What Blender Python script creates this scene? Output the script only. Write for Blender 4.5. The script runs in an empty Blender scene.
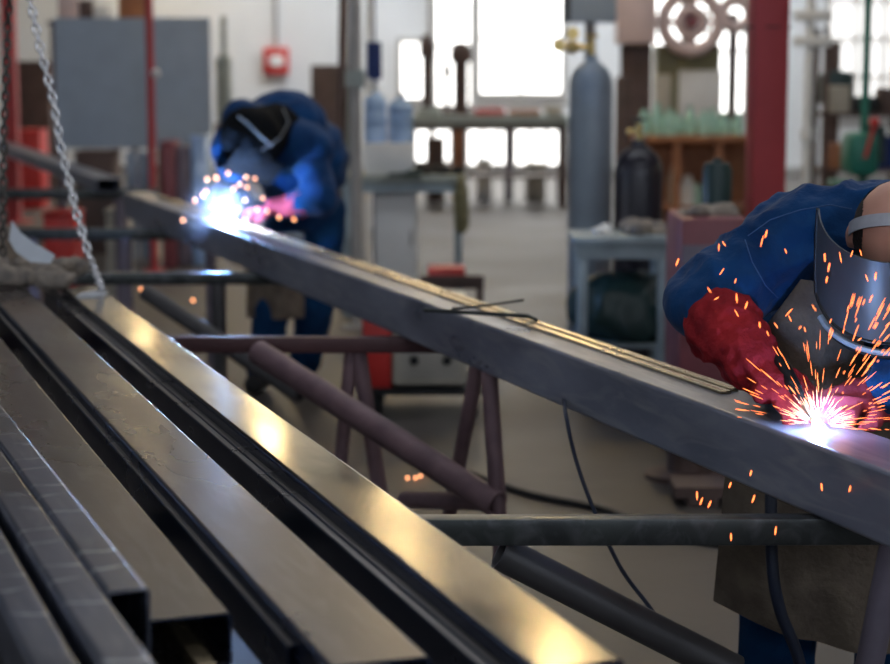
import bpy, bmesh, math, random
from mathutils import Vector, Matrix, noise
random.seed(7)
C = bpy.context.scene.collection
F = 1900.0
HORIZON = 65.0
H = 1.6
PITCH = math.atan((332 - HORIZON) / F)
CP, SP = math.cos(PITCH), math.sin(PITCH)
V = Vector
R = math.radians

# ---------------------------------------------------------------- survey helpers (photo measurements -> metres)
def ray(px, py):
    u = (px - 445) / F; v = (332 - py) / F
    return V((u, CP + v * SP, v * CP - SP))
def P(px, py, d):
    r = ray(px, py); return V((0, 0, H)) + r * (d / r.y)
def G(px, py, z):
    r = ray(px, py); return V((0, 0, H)) + r * ((z - H) / r.z)

# ---------------------------------------------------------------- materials
def M(name, col, rough=.5, metal=0., col2=None, var=.25, scale=6., bump=0., bscale=40., stretch=(1, 1, 1), spec=.5, coat=0., rvar=0., sheen=0.):
    m = bpy.data.materials.new(name); m.use_nodes = True
    nt = m.node_tree; b = nt.nodes['Principled BSDF']
    tc = nt.nodes.new('ShaderNodeTexCoord'); mp = nt.nodes.new('ShaderNodeMapping')
    mp.inputs['Scale'].default_value = stretch
    nt.links.new(tc.outputs['Object'], mp.inputs['Vector'])
    n = nt.nodes.new('ShaderNodeTexNoise'); n.inputs['Scale'].default_value = scale; n.inputs['Detail'].default_value = 6
    nt.links.new(mp.outputs['Vector'], n.inputs['Vector'])
    cr = nt.nodes.new('ShaderNodeValToRGB'); cr.color_ramp.elements[0].position = .32; cr.color_ramp.elements[1].position = .68
    c2 = col2 if col2 else tuple(c * (1 - var) for c in col)
    cr.color_ramp.elements[0].color = (*c2, 1); cr.color_ramp.elements[1].color = (*col, 1)
    nt.links.new(n.outputs['Fac'], cr.inputs['Fac']); nt.links.new(cr.outputs['Color'], b.inputs['Base Color'])
    b.inputs['Roughness'].default_value = rough; b.inputs['Metallic'].default_value = metal
    b.inputs['Specular IOR Level'].default_value = spec; b.inputs['Coat Weight'].default_value = coat
    if sheen: b.inputs['Sheen Weight'].default_value = sheen
    if rvar:
        mr = nt.nodes.new('ShaderNodeMapRange'); mr.inputs['To Min'].default_value = rough - rvar; mr.inputs['To Max'].default_value = rough + rvar
        mr.inputs['From Min'].default_value = .3; mr.inputs['From Max'].default_value = .7
        nt.links.new(n.outputs['Fac'], mr.inputs['Value']); nt.links.new(mr.outputs['Result'], b.inputs['Roughness'])
    if bump:
        n2 = nt.nodes.new('ShaderNodeTexNoise'); n2.inputs['Scale'].default_value = bscale; n2.inputs['Detail'].default_value = 4
        nt.links.new(mp.outputs['Vector'], n2.inputs['Vector'])
        bp = nt.nodes.new('ShaderNodeBump'); bp.inputs['Strength'].default_value = bump; bp.inputs['Distance'].default_value = .01
        nt.links.new(n2.outputs['Fac'], bp.inputs['Height']); nt.links.new(bp.outputs['Normal'], b.inputs['Normal'])
    return m
def E(name, col, s):
    m = bpy.data.materials.new(name); m.use_nodes = True
    nt = m.node_tree; b = nt.nodes['Principled BSDF']
    b.inputs['Base Color'].default_value = (*col, 1)
    b.inputs['Emission Color'].default_value = (*col, 1); b.inputs['Emission Strength'].default_value = s
    return m
def steel(name, c1, c2, rough=.33, metal=.85, marks=False, scale=5., wear=.5, side=None):
    m = M(name, c1, rough, metal, col2=c2, scale=scale, stretch=(1, .35, 1), bump=.05, bscale=9, rvar=.07)
    nt = m.node_tree; b = nt.nodes['Principled BSDF']
    base = b.inputs['Base Color'].links[0].from_socket
    tc = nt.nodes.new('ShaderNodeTexCoord')
    # fine pale scratches along the length and rubbed patches
    mp = nt.nodes.new('ShaderNodeMapping'); mp.inputs['Scale'].default_value = (9, 1.6, 9); mp.inputs['Rotation'].default_value = (0, 0, .5)
    nt.links.new(tc.outputs['Object'], mp.inputs['Vector'])
    n = nt.nodes.new('ShaderNodeTexNoise'); n.inputs['Scale'].default_value = 2.2; n.inputs['Detail'].default_value = 8; n.inputs['Distortion'].default_value = 1.2
    nt.links.new(mp.outputs['Vector'], n.inputs['Vector'])
    mr = nt.nodes.new('ShaderNodeMapRange'); mr.inputs['From Min'].default_value = .48; mr.inputs['From Max'].default_value = .85; mr.inputs['To Max'].default_value = wear
    nt.links.new(n.outputs['Fac'], mr.inputs['Value'])
    mx = nt.nodes.new('ShaderNodeMix'); mx.data_type = 'RGBA'
    mx.inputs['B'].default_value = (.42, .42, .45, 1)
    nt.links.new(mr.outputs['Result'], mx.inputs['Factor']); nt.links.new(base, mx.inputs['A'])
    out = mx.outputs['Result']
    if marks:   # pale rubbed stripes across the tube at regular steps
        sp = nt.nodes.new('ShaderNodeSeparateXYZ'); nt.links.new(tc.outputs['Object'], sp.inputs['Vector'])
        n3 = nt.nodes.new('ShaderNodeTexNoise'); n3.inputs['Scale'].default_value = 7; nt.links.new(tc.outputs['Object'], n3.inputs['Vector'])
        a = nt.nodes.new('ShaderNodeMath'); a.operation = 'MULTIPLY_ADD'; a.inputs[1].default_value = .16
        nt.links.new(n3.outputs['Fac'], a.inputs[0]); nt.links.new(sp.outputs['Y'], a.inputs[2])
        pp = nt.nodes.new('ShaderNodeMath'); pp.operation = 'PINGPONG'; pp.inputs[1].default_value = .055
        nt.links.new(a.outputs[0], pp.inputs[0])
        m2 = nt.nodes.new('ShaderNodeMapRange'); m2.inputs['From Min'].default_value = .008; m2.inputs['From Max'].default_value = .002; m2.inputs['To Max'].default_value = .6
        nt.links.new(pp.outputs[0], m2.inputs['Value'])
        m3 = nt.nodes.new('ShaderNodeMath'); m3.operation = 'MULTIPLY'; nt.links.new(m2.outputs['Result'], m3.inputs[0])
        m4 = nt.nodes.new('ShaderNodeMapRange'); m4.inputs['From Min'].default_value = .42; m4.inputs['From Max'].default_value = .58
        n4 = nt.nodes.new('ShaderNodeTexNoise'); n4.inputs['Scale'].default_value = 14; nt.links.new(tc.outputs['Object'], n4.inputs['Vector'])
        nt.links.new(n4.outputs['Fac'], m4.inputs['Value']); nt.links.new(m4.outputs['Result'], m3.inputs[1])
        mx2 = nt.nodes.new('ShaderNodeMix'); mx2.data_type = 'RGBA'; mx2.inputs['B'].default_value = (.72, .76, .85, 1)
        nt.links.new(m3.outputs[0], mx2.inputs['Factor']); nt.links.new(out, mx2.inputs['A']); out = mx2.outputs['Result']
    if side:    # shade painted blue-black into flanks and round corners, top keeps its colour
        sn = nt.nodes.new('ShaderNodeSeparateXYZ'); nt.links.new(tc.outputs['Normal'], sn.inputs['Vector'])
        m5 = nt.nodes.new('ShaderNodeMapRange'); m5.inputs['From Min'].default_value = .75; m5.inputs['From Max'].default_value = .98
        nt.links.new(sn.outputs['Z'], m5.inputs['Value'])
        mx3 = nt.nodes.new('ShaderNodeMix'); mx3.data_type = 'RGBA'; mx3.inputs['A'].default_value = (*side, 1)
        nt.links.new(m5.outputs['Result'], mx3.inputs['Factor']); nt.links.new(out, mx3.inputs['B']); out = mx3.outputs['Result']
    nt.links.new(out, b.inputs['Base Color'])
    return m

MT = dict(
    slim=steel('mill_steel_shaded_flanks', (.34, .31, .29), (.2, .185, .18), .3, .7, wear=.4, side=(.022, .035, .075)),
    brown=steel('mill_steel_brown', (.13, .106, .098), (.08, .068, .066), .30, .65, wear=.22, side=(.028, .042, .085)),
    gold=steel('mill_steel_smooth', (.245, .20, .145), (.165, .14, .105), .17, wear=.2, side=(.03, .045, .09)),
    blue=steel('mill_steel_blue', (.13, .145, .20), (.075, .085, .12), .30, .75, marks=True, wear=.5),
    beam=steel('mill_steel_slate', (.27, .29, .37), (.13, .145, .20), .33, .3, wear=.8, scale=7),
    raw=steel('rubbed_steel', (.72, .58, .36), (.5, .4, .26), .28, .9),
    bar=steel('dark_bar_steel', (.06, .068, .066), (.028, .031, .034), .35, .5, wear=.2),
    rust=M('rust_primer_pipe', (.26, .165, .18), .55, .1, col2=(.16, .10, .115), scale=9, bump=.2),
    darkpipe=M('dark_pipe', (.10, .095, .10), .5, .3, scale=9),
    chain=M('galvanised_chain', (.92, .92, .95), .22, .6, scale=30),
    dchain=M('oiled_chain', (.12, .11, .10), .4, .8, scale=30),
    jacket=M('blue_cotton_drill', (.005, .052, .165), .85, 0, col2=(.004, .03, .105), scale=10, bump=.35, bscale=55, spec=.15, sheen=.1),
    jeans=M('blue_work_trousers', (.006, .05, .14), .85, 0, col2=(.005, .03, .09), scale=10, bump=.3, bscale=60, spec=.15),
    seam=M('pale_blue_stitching', (.05, .12, .28), .8, 0),
    navy=M('navy_cloth', (.012, .025, .07), .8, 0, scale=10, bump=.3),
    leather=M('grey_brown_split_leather', (.20, .16, .12), .9, 0, col2=(.10, .08, .065), scale=11, bump=.5, bscale=70, spec=.2),
    glove=M('red_split_leather', (.38, .020, .026), .85, 0, col2=(.20, .010, .016), scale=16, bump=.6, bscale=70, spec=.2),
    pinkglove=M('pink_and_arc_lit_leather', (.5, .06, .10), .85, 0, scale=14, bump=.4),
    skin=M('skin', (.60, .31, .23), .5, 0, scale=18, var=.12, bump=.08),
    hair=M('short_dark_hair', (.022, .014, .011), .8, 0, scale=60, bump=.6, bscale=200),
    shield=M('grey_shield_plastic', (.085, .095, .105), .42, .2, scale=7, var=.12),
    clearv=M('pale_shield_trim', (.45, .55, .66), .3, .3, scale=12),
    black=M('black_plastic', (.008, .009, .011), .45, 0, scale=12),
    hood=M('black_leather_hood', (.006, .007, .009), .9, 0, scale=12, bump=.4, spec=.1),
    strap=M('pale_strap', (.22, .22, .22), .6, 0, scale=30),
    band=M('grey_headband', (.42, .44, .50), .6, 0, scale=40, var=.15),
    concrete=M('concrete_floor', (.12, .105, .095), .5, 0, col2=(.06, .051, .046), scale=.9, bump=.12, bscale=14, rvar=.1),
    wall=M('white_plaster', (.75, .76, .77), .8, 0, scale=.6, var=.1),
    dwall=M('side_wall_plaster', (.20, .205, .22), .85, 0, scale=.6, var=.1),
    darkred=M('dark_red_primer', (.085, .035, .038), .5, .2, scale=6),
    spark2=E('spark_far', (1.0, .38, .16), 4.5),
    dimsheet=M('brown_dimming_sheet', (.15, .13, .125), .8, 0, scale=3),
    windim=E('shaded_window_daylight', (1.0, .98, .95), .95),
    arc2=E('far_arc_core', (.80, .90, 1.0), 260.0),
    ceil=M('ceiling_sheet', (.20, .20, .20), .8, 0, scale=.6, var=.1),
    trim=M('grey_window_metal', (.42, .40, .38), .5, .2),
    bluegrey=M('blue_grey_paint', (.31, .38, .48), .4, 0, scale=5, var=.12, bump=.03),
    cyl=M('blue_grey_bottle_paint', (.27, .325, .385), .38, 0, scale=5, var=.2),
    dcyl=M('dark_bottle_paint', (.022, .02, .03), .3, 0, scale=6, var=.3),
    brass=M('brass', (.75, .55, .22), .28, .95, scale=20),
    redcol=M('red_oxide_paint', (.47, .055, .062), .55, 0, scale=3, var=.18),
    redbox=M('red_enamel', (.62, .035, .03), .4, 0, scale=5),
    red2=M('bright_red_paint', (.55, .05, .05), .5, 0, scale=5),
    maroon=M('maroon_paint', (.25, .07, .085), .5, 0, scale=5, var=.3),
    white=M('white_paint', (.78, .78, .77), .5, 0, scale=6, var=.08),
    paleblue=M('pale_blue_grey_metal', (.36, .44, .48), .45, .2, scale=9, var=.3),
    cream=M('cream_enamel', (.50, .46, .38), .5, 0, scale=7, var=.2),
    water=M('blue_water_bottle_plastic', (.42, .60, .90), .2, 0, scale=6, var=.2, coat=.3),
    pink=M('pale_pink_enamel', (.72, .55, .52), .45, 0, scale=5, var=.12),
    olive=M('olive_machine_paint', (.22, .20, .10), .5, 0, scale=5),
    wood=M('orange_brown_wood', (.42, .17, .07), .55, 0, col2=(.26, .10, .045), scale=5),
    brownm=M('dark_brown_paint', (.115, .07, .06), .6, 0, scale=5, var=.4),
    glassgreen=M('pale_green_glass', (.45, .75, .62), .12, 0, scale=6, var=.3, coat=.5),
    green=M('green_machine_paint', (.015, .17, .12), .45, 0, scale=6, var=.3),
    dteal=M('dark_teal_paint', (.02, .05, .05), .45, 0, scale=6),
    gtop=M('grey_green_top', (.36, .40, .37), .5, 0, scale=6),
    rag=M('beige_grey_rag', (.36, .30, .24), .9, 0, col2=(.16, .14, .13), scale=22, bump=.6, bscale=60),
    paper=M('pale_sheet', (.62, .66, .72), .6, 0, scale=12, var=.12),
    blackrag=M('black_rag', (.015, .014, .014), .9, 0, scale=15, bump=.4),
    cable=M('navy_rubber_cable', (.012, .02, .045), .5, 0, scale=20),
    rubber=M('black_rubber', (.012, .012, .013), .7, 0, scale=20),
    navyb=M('navy_fabric_banner', (.01, .03, .14), .8, 0, scale=6),
    orange=M('orange_plastic', (.75, .22, .06), .5, 0),
    crate=M('grey_purple_crate', (.20, .17, .22), .6, 0, scale=6, var=.4),
    win=E('frosted_window_daylight', (1.0, .985, .95), 3.0),
    winunseen=E('warm_unseen_window_glow', (1.0, .88, .66), .55),
    topfill=E('top_fill_panel', (.90, .94, 1.0), 3.2),
    farfill=E('far_wall_fill_panel', (.90, .95, 1.0), 18.0),
    leftfill=E('left_fill_panel', (.80, .88, 1.0), 1.6),
    rearfill=E('rear_fill_panel', (.80, .88, 1.0), 6.0),
    lamp=E('warm_lamp_glow', (1.0, .74, .36), 120.0),
    arc=E('arc_core', (.80, .90, 1.0), 120.0),
    spark=E('spark_orange', (1.0, .20, .05), 3.6),
    sparkw=E('spark_hot', (1.0, .36, .15), 2.6),
)

# ---------------------------------------------------------------- mesh builder
def frame(d):
    d = V(d).normalized(); up = V((0, 0, 1)) if abs(d.z) < .95 else V((0, 1, 0))
    x = up.cross(d).normalized(); y = d.cross(x).normalized()
    return Matrix((x, y, d)).transposed()
class MB:
    def __init__(s): s.bm = bmesh.new()
    def box(s, c, size, rot=(0, 0, 0), bev=0.0, seg=2):
        b = s.bm; vs = bmesh.ops.create_cube(b, size=1.0)['verts']
        for v in vs: v.co = V((v.co.x * size[0], v.co.y * size[1], v.co.z * size[2]))
        if bev > 0:
            es = list({e for v in vs for e in v.link_edges})
            r = bmesh.ops.bevel(b, geom=es, offset=min(bev, min(size) * .45), segments=seg, affect='EDGES', profile=.5)
            vs = list({v for f in r['faces'] for v in f.verts} | {v for v in vs if v.is_valid})
        mt = Matrix.Rotation(rot[2], 3, 'Z') @ Matrix.Rotation(rot[1], 3, 'Y') @ Matrix.Rotation(rot[0], 3, 'X')
        for v in vs: v.co = mt @ v.co + V(c)
        return s
    def cyl(s, p0, p1, r0, r1=None, seg=20, cap=True):
        p0, p1 = V(p0), V(p1); r1 = r0 if r1 is None else r1; m = frame(p1 - p0); b = s.bm
        A = []; B = []
        for i in range(seg):
            a = 2 * math.pi * i / seg; o = V((math.cos(a), math.sin(a), 0))
            A.append(b.verts.new(p0 + m @ (o * r0))); B.append(b.verts.new(p1 + m @ (o * r1)))
        for i in range(seg):
            j = (i + 1) % seg; b.faces.new((A[i], A[j], B[j], B[i]))
        if cap: b.faces.new(A[::-1]); b.faces.new(B)
        return s
    def pipe(s, p0, p1, ro, ri, seg=24):
        p0, p1 = V(p0), V(p1); m = frame(p1 - p0); b = s.bm; L = []
        for (p, r) in ((p0, ro), (p1, ro), (p1, ri), (p0, ri)):
            L.append([b.verts.new(p + m @ V((math.cos(2 * math.pi * i / seg) * r, math.sin(2 * math.pi * i / seg) * r, 0))) for i in range(seg)])
        for k in range(4):
            A, B = L[k], L[(k + 1) % 4]
            for i in range(seg):
                j = (i + 1) % seg; b.faces.new((A[i], A[j], B[j], B[i]))
        return s
    def path(s, pts, r, seg=10, rr=None):
        b = s.bm; pts = [V(p) for p in pts]; rings = []
        prev = None
        for i, p in enumerate(pts):
            d = (pts[min(i + 1, len(pts) - 1)] - pts[max(i - 1, 0)]).normalized(); m = frame(d)
            if prev is not None:
                x = (prev - d * prev.dot(d)).normalized(); m = Matrix((x, d.cross(x), d)).transposed()
            prev = m.col[0].copy()
            q = rr[i] if rr else r
            rings.append([b.verts.new(p + m @ V((math.cos(2 * math.pi * k / seg) * q, math.sin(2 * math.pi * k / seg) * q, 0))) for k in range(seg)])
        for A, B in zip(rings, rings[1:]):
            for k in range(seg):
                j = (k + 1) % seg; b.faces.new((A[k], A[j], B[j], B[k]))
        b.faces.new(rings[0][::-1]); b.faces.new(rings[-1])
        return s
    def lathe(s, prof, c=(0, 0, 0), seg=32, axis=(0, 0, 1)):
        b = s.bm; m = frame(axis); c = V(c); rings = []
        for (r, z) in prof:
            if r < 1e-5: rings.append([b.verts.new(c + m @ V((0, 0, z)))])
            else: rings.append([b.verts.new(c + m @ V((math.cos(2 * math.pi * i / seg) * r, math.sin(2 * math.pi * i / seg) * r, z))) for i in range(seg)])
        for A, B in zip(rings, rings[1:]):
            for i in range(seg):
                j = (i + 1) % seg
                if len(A) == 1 and len(B) == 1: continue
                if len(A) == 1: b.faces.new((A[0], B[j], B[i]))
                elif len(B) == 1: b.faces.new((A[i], A[j], B[0]))
                else: b.faces.new((A[i], A[j], B[j], B[i]))
        if len(rings[0]) > 1: b.faces.new(rings[0][::-1])
        if len(rings[-1]) > 1: b.faces.new(rings[-1])
        return s
    def ell(s, c, rad, m=None, sub=3):
        vs = bmesh.ops.create_icosphere(s.bm, subdivisions=sub, radius=1.0)['verts']
        if isinstance(rad, (int, float)): rad = (rad,) * 3
        for v in vs:
            q = V((v.co.x * rad[0], v.co.y * rad[1], v.co.z * rad[2]))
            v.co = (m @ q if m else q) + V(c)
        return s
    def cap(s, p0, p1, r0, r1=None):
        r1 = r0 if r1 is None else r1
        s.cyl(p0, p1, r0, r1, 16); s.ell(p0, r0, sub=2); s.ell(p1, r1, sub=2); return s
    def prism(s, poly, d0, d1, m=None, c=(0, 0, 0)):    # polygon in local XY, extruded along local Z
        b = s.bm; m = m or Matrix.Identity(3); c = V(c)
        A = [b.verts.new(c + m @ V((x, y, d0))) for x, y in poly]; B = [b.verts.new(c + m @ V((x, y, d1))) for x, y in poly]
        n = len(poly)
        for i in range(n):
            j = (i + 1) % n; b.faces.new((A[i], A[j], B[j], B[i]))
        b.faces.new(A[::-1]); b.faces.new(B); return s
    def torus(s, c, Rr, r, axis=(0, 0, 1), seg=36, sg=10, sx=1., sy=1.):
        b = s.bm; m = frame(axis); c = V(c); rings = []
        for i in range(seg):
            a = 2 * math.pi * i / seg; o = V((math.cos(a) * Rr * sx, math.sin(a) * Rr * sy, 0)); n = V((math.cos(a), math.sin(a), 0))
            rings.append([b.verts.new(c + m @ (o + n * (math.cos(2 * math.pi * k / sg) * r) + V((0, 0, math.sin(2 * math.pi * k / sg) * r)))) for k in range(sg)])
        for i in range(seg):
            A, B = rings[i], rings[(i + 1) % seg]
            for k in range(sg):
                j = (k + 1) % sg; b.faces.new((A[k], B[k], B[j], A[j]))
        return s
    def rhs(s, w, h, L, t=.004, r=.008, z0=0.):   # hollow rectangular tube along Y from 0 to L, base at z0
        b = s.bm
        def loop(w, h, r, y, zc):
            o = []
            for (cx, cz, a0) in ((w / 2 - r, h / 2 - r, 0), (-w / 2 + r, h / 2 - r, 90), (-w / 2 + r, -h / 2 + r, 180), (w / 2 - r, -h / 2 + r, 270)):
                for k in range(5):
                    a = R(a0 + 22.5 * k); o.append(b.verts.new((cx + math.cos(a) * r, y, zc + cz + math.sin(a) * r)))
            return o
        zc = z0 + h / 2
        Ls = [loop(w, h, r, 0, zc), loop(w, h, r, L, zc), loop(w - 2 * t, h - 2 * t, max(r - t, .001), L, zc), loop(w - 2 * t, h - 2 * t, max(r - t, .001), 0, zc)]
        for k in range(4):
            A, B = Ls[k], Ls[(k + 1) % 4]; n = len(A)
            for i in range(n):
                j = (i + 1) % n; b.faces.new((A[i], A[j], B[j], B[i]))
        return s
    def mesh(s, name, sharp=35):
        b = s.bm; bmesh.ops.recalc_face_normals(b, faces=b.faces)
        for f in b.faces: f.smooth = True
        for e in b.edges:
            if len(e.link_faces) == 2:
                if e.calc_face_angle(0) > R(sharp): e.smooth = False
            else: e.smooth = False
        me = bpy.data.meshes.new(name); b.to_mesh(me); b.free(); return me
def link(name, me, mat, parent=None, world=False, loc=None, rotz=0, wn=False):
    o = bpy.data.objects.new(name, me); C.objects.link(o)
    if mat and not me.materials: me.materials.append(mat)
    if parent:
        o.parent = parent
        if world:
            root = parent
            off = V(root.location) + (V(root.parent.location) if root.parent else V())
            me.transform(Matrix.Translation(-off))
    elif loc is None:
        xs = [v.co for v in me.vertices]
        lo = V((min(v.x for v in xs), min(v.y for v in xs), min(v.z for v in xs))); hi = V((max(v.x for v in xs), max(v.y for v in xs), max(v.z for v in xs)))
        c = V(((lo.x + hi.x) / 2, (lo.y + hi.y) / 2, lo.z)); me.transform(Matrix.Translation(-c)); o.location = c
    else:
        o.location = loc; o.rotation_euler = (0, 0, rotz)
    if wn:
        w = o.modifiers.new('wn', 'WEIGHTED_NORMAL'); w.keep_sharp = True
    return o
def part(name, mb, mat, parent, world=False, label=None, wn=False):
    o = link(name, mb.mesh(name) if isinstance(mb, MB) else mb, MT[mat], parent, world, wn=wn)
    if label: o['label'] = label
    return o
def tag(o, label, cat, group=None, kind=None):
    o['label'] = label; o['category'] = cat
    if group: o['group'] = group
    if kind: o['kind'] = kind
    return o
def thing(name, label, cat, loc=(0, 0, 0), rotz=0, group=None):
    o = bpy.data.objects.new(name, None); C.objects.link(o); o.empty_display_size = .1
    o.location = loc; o.rotation_euler = (0, 0, rotz); return tag(o, label, cat, group)
def solo(name, mb, mat, label, cat, group=None, kind=None, loc=None, rotz=0, wn=False):
    return tag(link(name, mb.mesh(name) if isinstance(mb, MB) else mb, MT[mat], None, False, loc, rotz, wn), label, cat, group, kind)
def struct(name, mb, mat):
    o = link(name, mb.mesh(name), MT[mat], None, False, (0, 0, 0)); o['kind'] = 'structure'; return o
def blob(mb, voxel, smooth=4, name='blob', wr=0., wf=8., wst=(1, 1, 1), seed=0.):
    me = mb.mesh(name); o = bpy.data.objects.new('tmp', me); C.objects.link(o)
    r = o.modifiers.new('r', 'REMESH'); r.mode = 'VOXEL'; r.voxel_size = voxel; r.use_smooth_shade = True
    s = o.modifiers.new('s', 'SMOOTH'); s.factor = .5; s.iterations = smooth
    bpy.context.view_layer.update(); dg = bpy.context.evaluated_depsgraph_get()
    n = bpy.data.meshes.new_from_object(o.evaluated_get(dg)); n.name = name
    bpy.data.objects.remove(o); bpy.data.meshes.remove(me)
    if wr:
        nn = [v.normal.copy() for v in n.vertices]
        for v, k in zip(n.vertices, nn):
            q = V((v.co.x * wst[0], v.co.y * wst[1], v.co.z * wst[2])) * wf + V((seed, 0, 0))
            q2 = q + V((noise.noise(q * .6), noise.noise(q * .6 + V((9, 0, 0))), noise.noise(q * .6 + V((0, 9, 0))))) * .8
            a = 1 - abs(noise.noise(q2)) * 2.2
            v.co += k * (wr * (a + .35 * noise.noise(q * 3)))
    for f in n.polygons: f.use_smooth = True
    return n

# ================================================================ camera
cam = bpy.data.cameras.new('camera'); co = bpy.data.objects.new('camera', cam); C.objects.link(co)
bpy.context.scene.camera = co
cam.sensor_width = 36; cam.lens = 36 * F / 890; co.location = (0, 0, H); co.rotation_euler = (math.pi / 2 - PITCH, 0, 0)
cam.dof.use_dof = True; cam.dof.focus_distance = 3.9; cam.dof.aperture_fstop = (cam.lens / 1000) / .026
cam.clip_end = 200

# ================================================================ setting
WX0, WX1, WY0, WY1, HC = -12.0, 13.0, -7.0, 27.5, 6.4
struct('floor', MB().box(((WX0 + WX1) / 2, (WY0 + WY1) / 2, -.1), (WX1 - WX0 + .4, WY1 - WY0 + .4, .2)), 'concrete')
struct('ceiling', MB().box(((WX0 + WX1) / 2, (WY0 + WY1) / 2, HC + .1), (WX1 - WX0 + .4, WY1 - WY0 + .4, .2)), 'ceil')
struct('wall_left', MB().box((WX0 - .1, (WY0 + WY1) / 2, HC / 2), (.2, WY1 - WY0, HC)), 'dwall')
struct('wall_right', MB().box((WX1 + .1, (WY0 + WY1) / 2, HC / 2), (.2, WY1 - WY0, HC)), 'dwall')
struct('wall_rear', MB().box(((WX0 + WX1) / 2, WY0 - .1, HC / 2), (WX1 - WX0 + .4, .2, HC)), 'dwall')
struct('wall_front', MB().box(((WX0 + WX1) / 2, WY1 + .1, HC / 2), (WX1 - WX0 + .4, .2, HC)), 'wall')
nwin = [0]
def window(x0, x1, z0, z1, cols, rows, mat='win', wall='front', y=None):
    nwin[0] += 1; n = nwin[0]
    w, h = x1 - x0, z1 - z0
    e = bpy.data.objects.new('window_%d' % n, None); C.objects.link(e); e['kind'] = 'structure'
    fr = MB(); t = .07
    for k in range(cols + 1):
        fr.box((-w / 2 + w * k / cols, -.06, h / 2), (t if k in (0, cols) else .04, .07, h))
    for k in range(rows + 1):
        fr.box((0, -.06, h * k / rows), (w + t, .075, t if k in (0, rows) else .04))
    part('window_frame', fr, 'trim', e)
    part('window_pane', MB().box((0, -.03, h / 2), (w, .02, h)), mat, e)
    if wall == 'front': e.location = ((x0 + x1) / 2, WY1, z0)
    elif wall == 'left': e.location = (WX0, (x0 + x1) / 2, z0); e.rotation_euler = (0, 0, math.pi / 2)
    elif wall == 'right': e.location = (WX1, (x0 + x1) / 2, z0); e.rotation_euler = (0, 0, -math.pi / 2)
    elif wall == 'rear': e.location = ((x0 + x1) / 2, WY0, z0); e.rotation_euler = (0, 0, math.pi)
    elif wall == 'top': e.location = ((x0 + x1) / 2, y, HC); e.rotation_euler = (math.pi / 2, 0, 0)
def X(px, d): return (px - 445) / F * d
window(X(478, WY1), X(562, WY1), 1.17, 3.6, 2, 3)
window(X(434, WY1), X(472, WY1), 1.0, 3.6, 1, 3)
window(X(400, WY1), X(429, WY1), 1.1, 1.95, 1, 1)
window(X(466, WY1), X(562, WY1), .15, .84, 6, 1)
window(X(414, WY1), X(452, WY1), .2, .82, 2, 1)
window(X(628, WY1), X(742, WY1), .9, 3.6, 3, 3)
window(X(822, WY1), X(960, WY1), .9, 3.6, 5, 5, 'windim')
for a, b in ((-10.5, -6.5), (-5.5, -1.5), (-.8, 2), (2.5, 6), (7, 11)): window(a, b, 4.2, 5.8, 5, 2, 'winunseen')  # unseen high windows, added for warm reflections on the tube tops
for a, b in ((2, 8), (11, 17), (19, 25)): window(a, b, 2.4, 4.6, 6, 2, 'winunseen', 'right')
for a, b in ((-8, -3), (0, 5), (6, 11)): window(a, b, 3.2, 5.0, 5, 2, 'rearfill', 'rear')  # unseen rear windows, added as fill for surfaces facing the camera
for a, b in ((-4, 1), (3, 8), (10, 15)): window(a, b, 2.6, 4.4, 6, 2, 'leftfill', 'left')  # unseen left windows, added to light the beam's left face
for y in (2.2, 9, 16, 24.3):  # unseen skylights, added as overhead fill and to brighten the far wall
    m = MB()
    e = bpy.data.objects.new('window_%d' % (nwin[0] + 1), None); nwin[0] += 1; C.objects.link(e); e['kind'] = 'structure'; e.location = (0, y, HC)
    part('window_pane', MB().box((1.5, 0, -.03), (9, 1.3, .03)), 'farfill' if y > 20 else 'topfill', e)
    part('window_frame', m.box((1.5, .7, -.04), (9.2, .08, .08)).box((1.5, -.7, -.04), (9.2, .08, .08)).box((6.1, 0, -.04), (.08, 1.4, .08)).box((-3.1, 0, -.04), (.08, 1.4, .08)), 'trim', e)
struct('dimming_band_low', MB().box(((WX0 + WX1) / 2, WY1 - .015, 3.92), (WX1 - WX0, .03, .5)), 'dimsheet')  # unseen dark band, added to dim the wall's reflection in the tubes
struct('dimming_band_high', MB().box(((WX0 + WX1) / 2, WY1 - .015, 6.12), (WX1 - WX0, .03, .52)), 'dimsheet')  # upper unseen band, added to dim the same reflection
struct('skylight_baffle', MB().box(((WX0 + WX1) / 2, 23.3, 6.02), (WX1 - WX0, .18, .76)), 'dimsheet')  # unseen baffle, added to keep the far skylight out of tube reflections
struct('baseboard_front', MB().box((0.5, WY1 - .02, .07), (WX1 - WX0, .04, .14)), 'trim')

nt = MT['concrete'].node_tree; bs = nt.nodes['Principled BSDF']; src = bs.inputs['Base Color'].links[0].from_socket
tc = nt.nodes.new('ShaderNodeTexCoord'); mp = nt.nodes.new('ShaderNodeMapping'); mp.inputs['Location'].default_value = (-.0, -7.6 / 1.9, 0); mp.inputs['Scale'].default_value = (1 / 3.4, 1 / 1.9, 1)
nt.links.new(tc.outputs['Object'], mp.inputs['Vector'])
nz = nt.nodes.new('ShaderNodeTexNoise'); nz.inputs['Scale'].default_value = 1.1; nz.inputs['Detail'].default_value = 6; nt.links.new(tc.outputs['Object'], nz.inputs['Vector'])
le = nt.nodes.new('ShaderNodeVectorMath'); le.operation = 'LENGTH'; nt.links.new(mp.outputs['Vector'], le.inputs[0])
ad = nt.nodes.new('ShaderNodeMath'); ad.operation = 'ADD'; nt.links.new(le.outputs['Value'], ad.inputs[0]); nt.links.new(nz.outputs['Fac'], ad.inputs[1])
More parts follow.
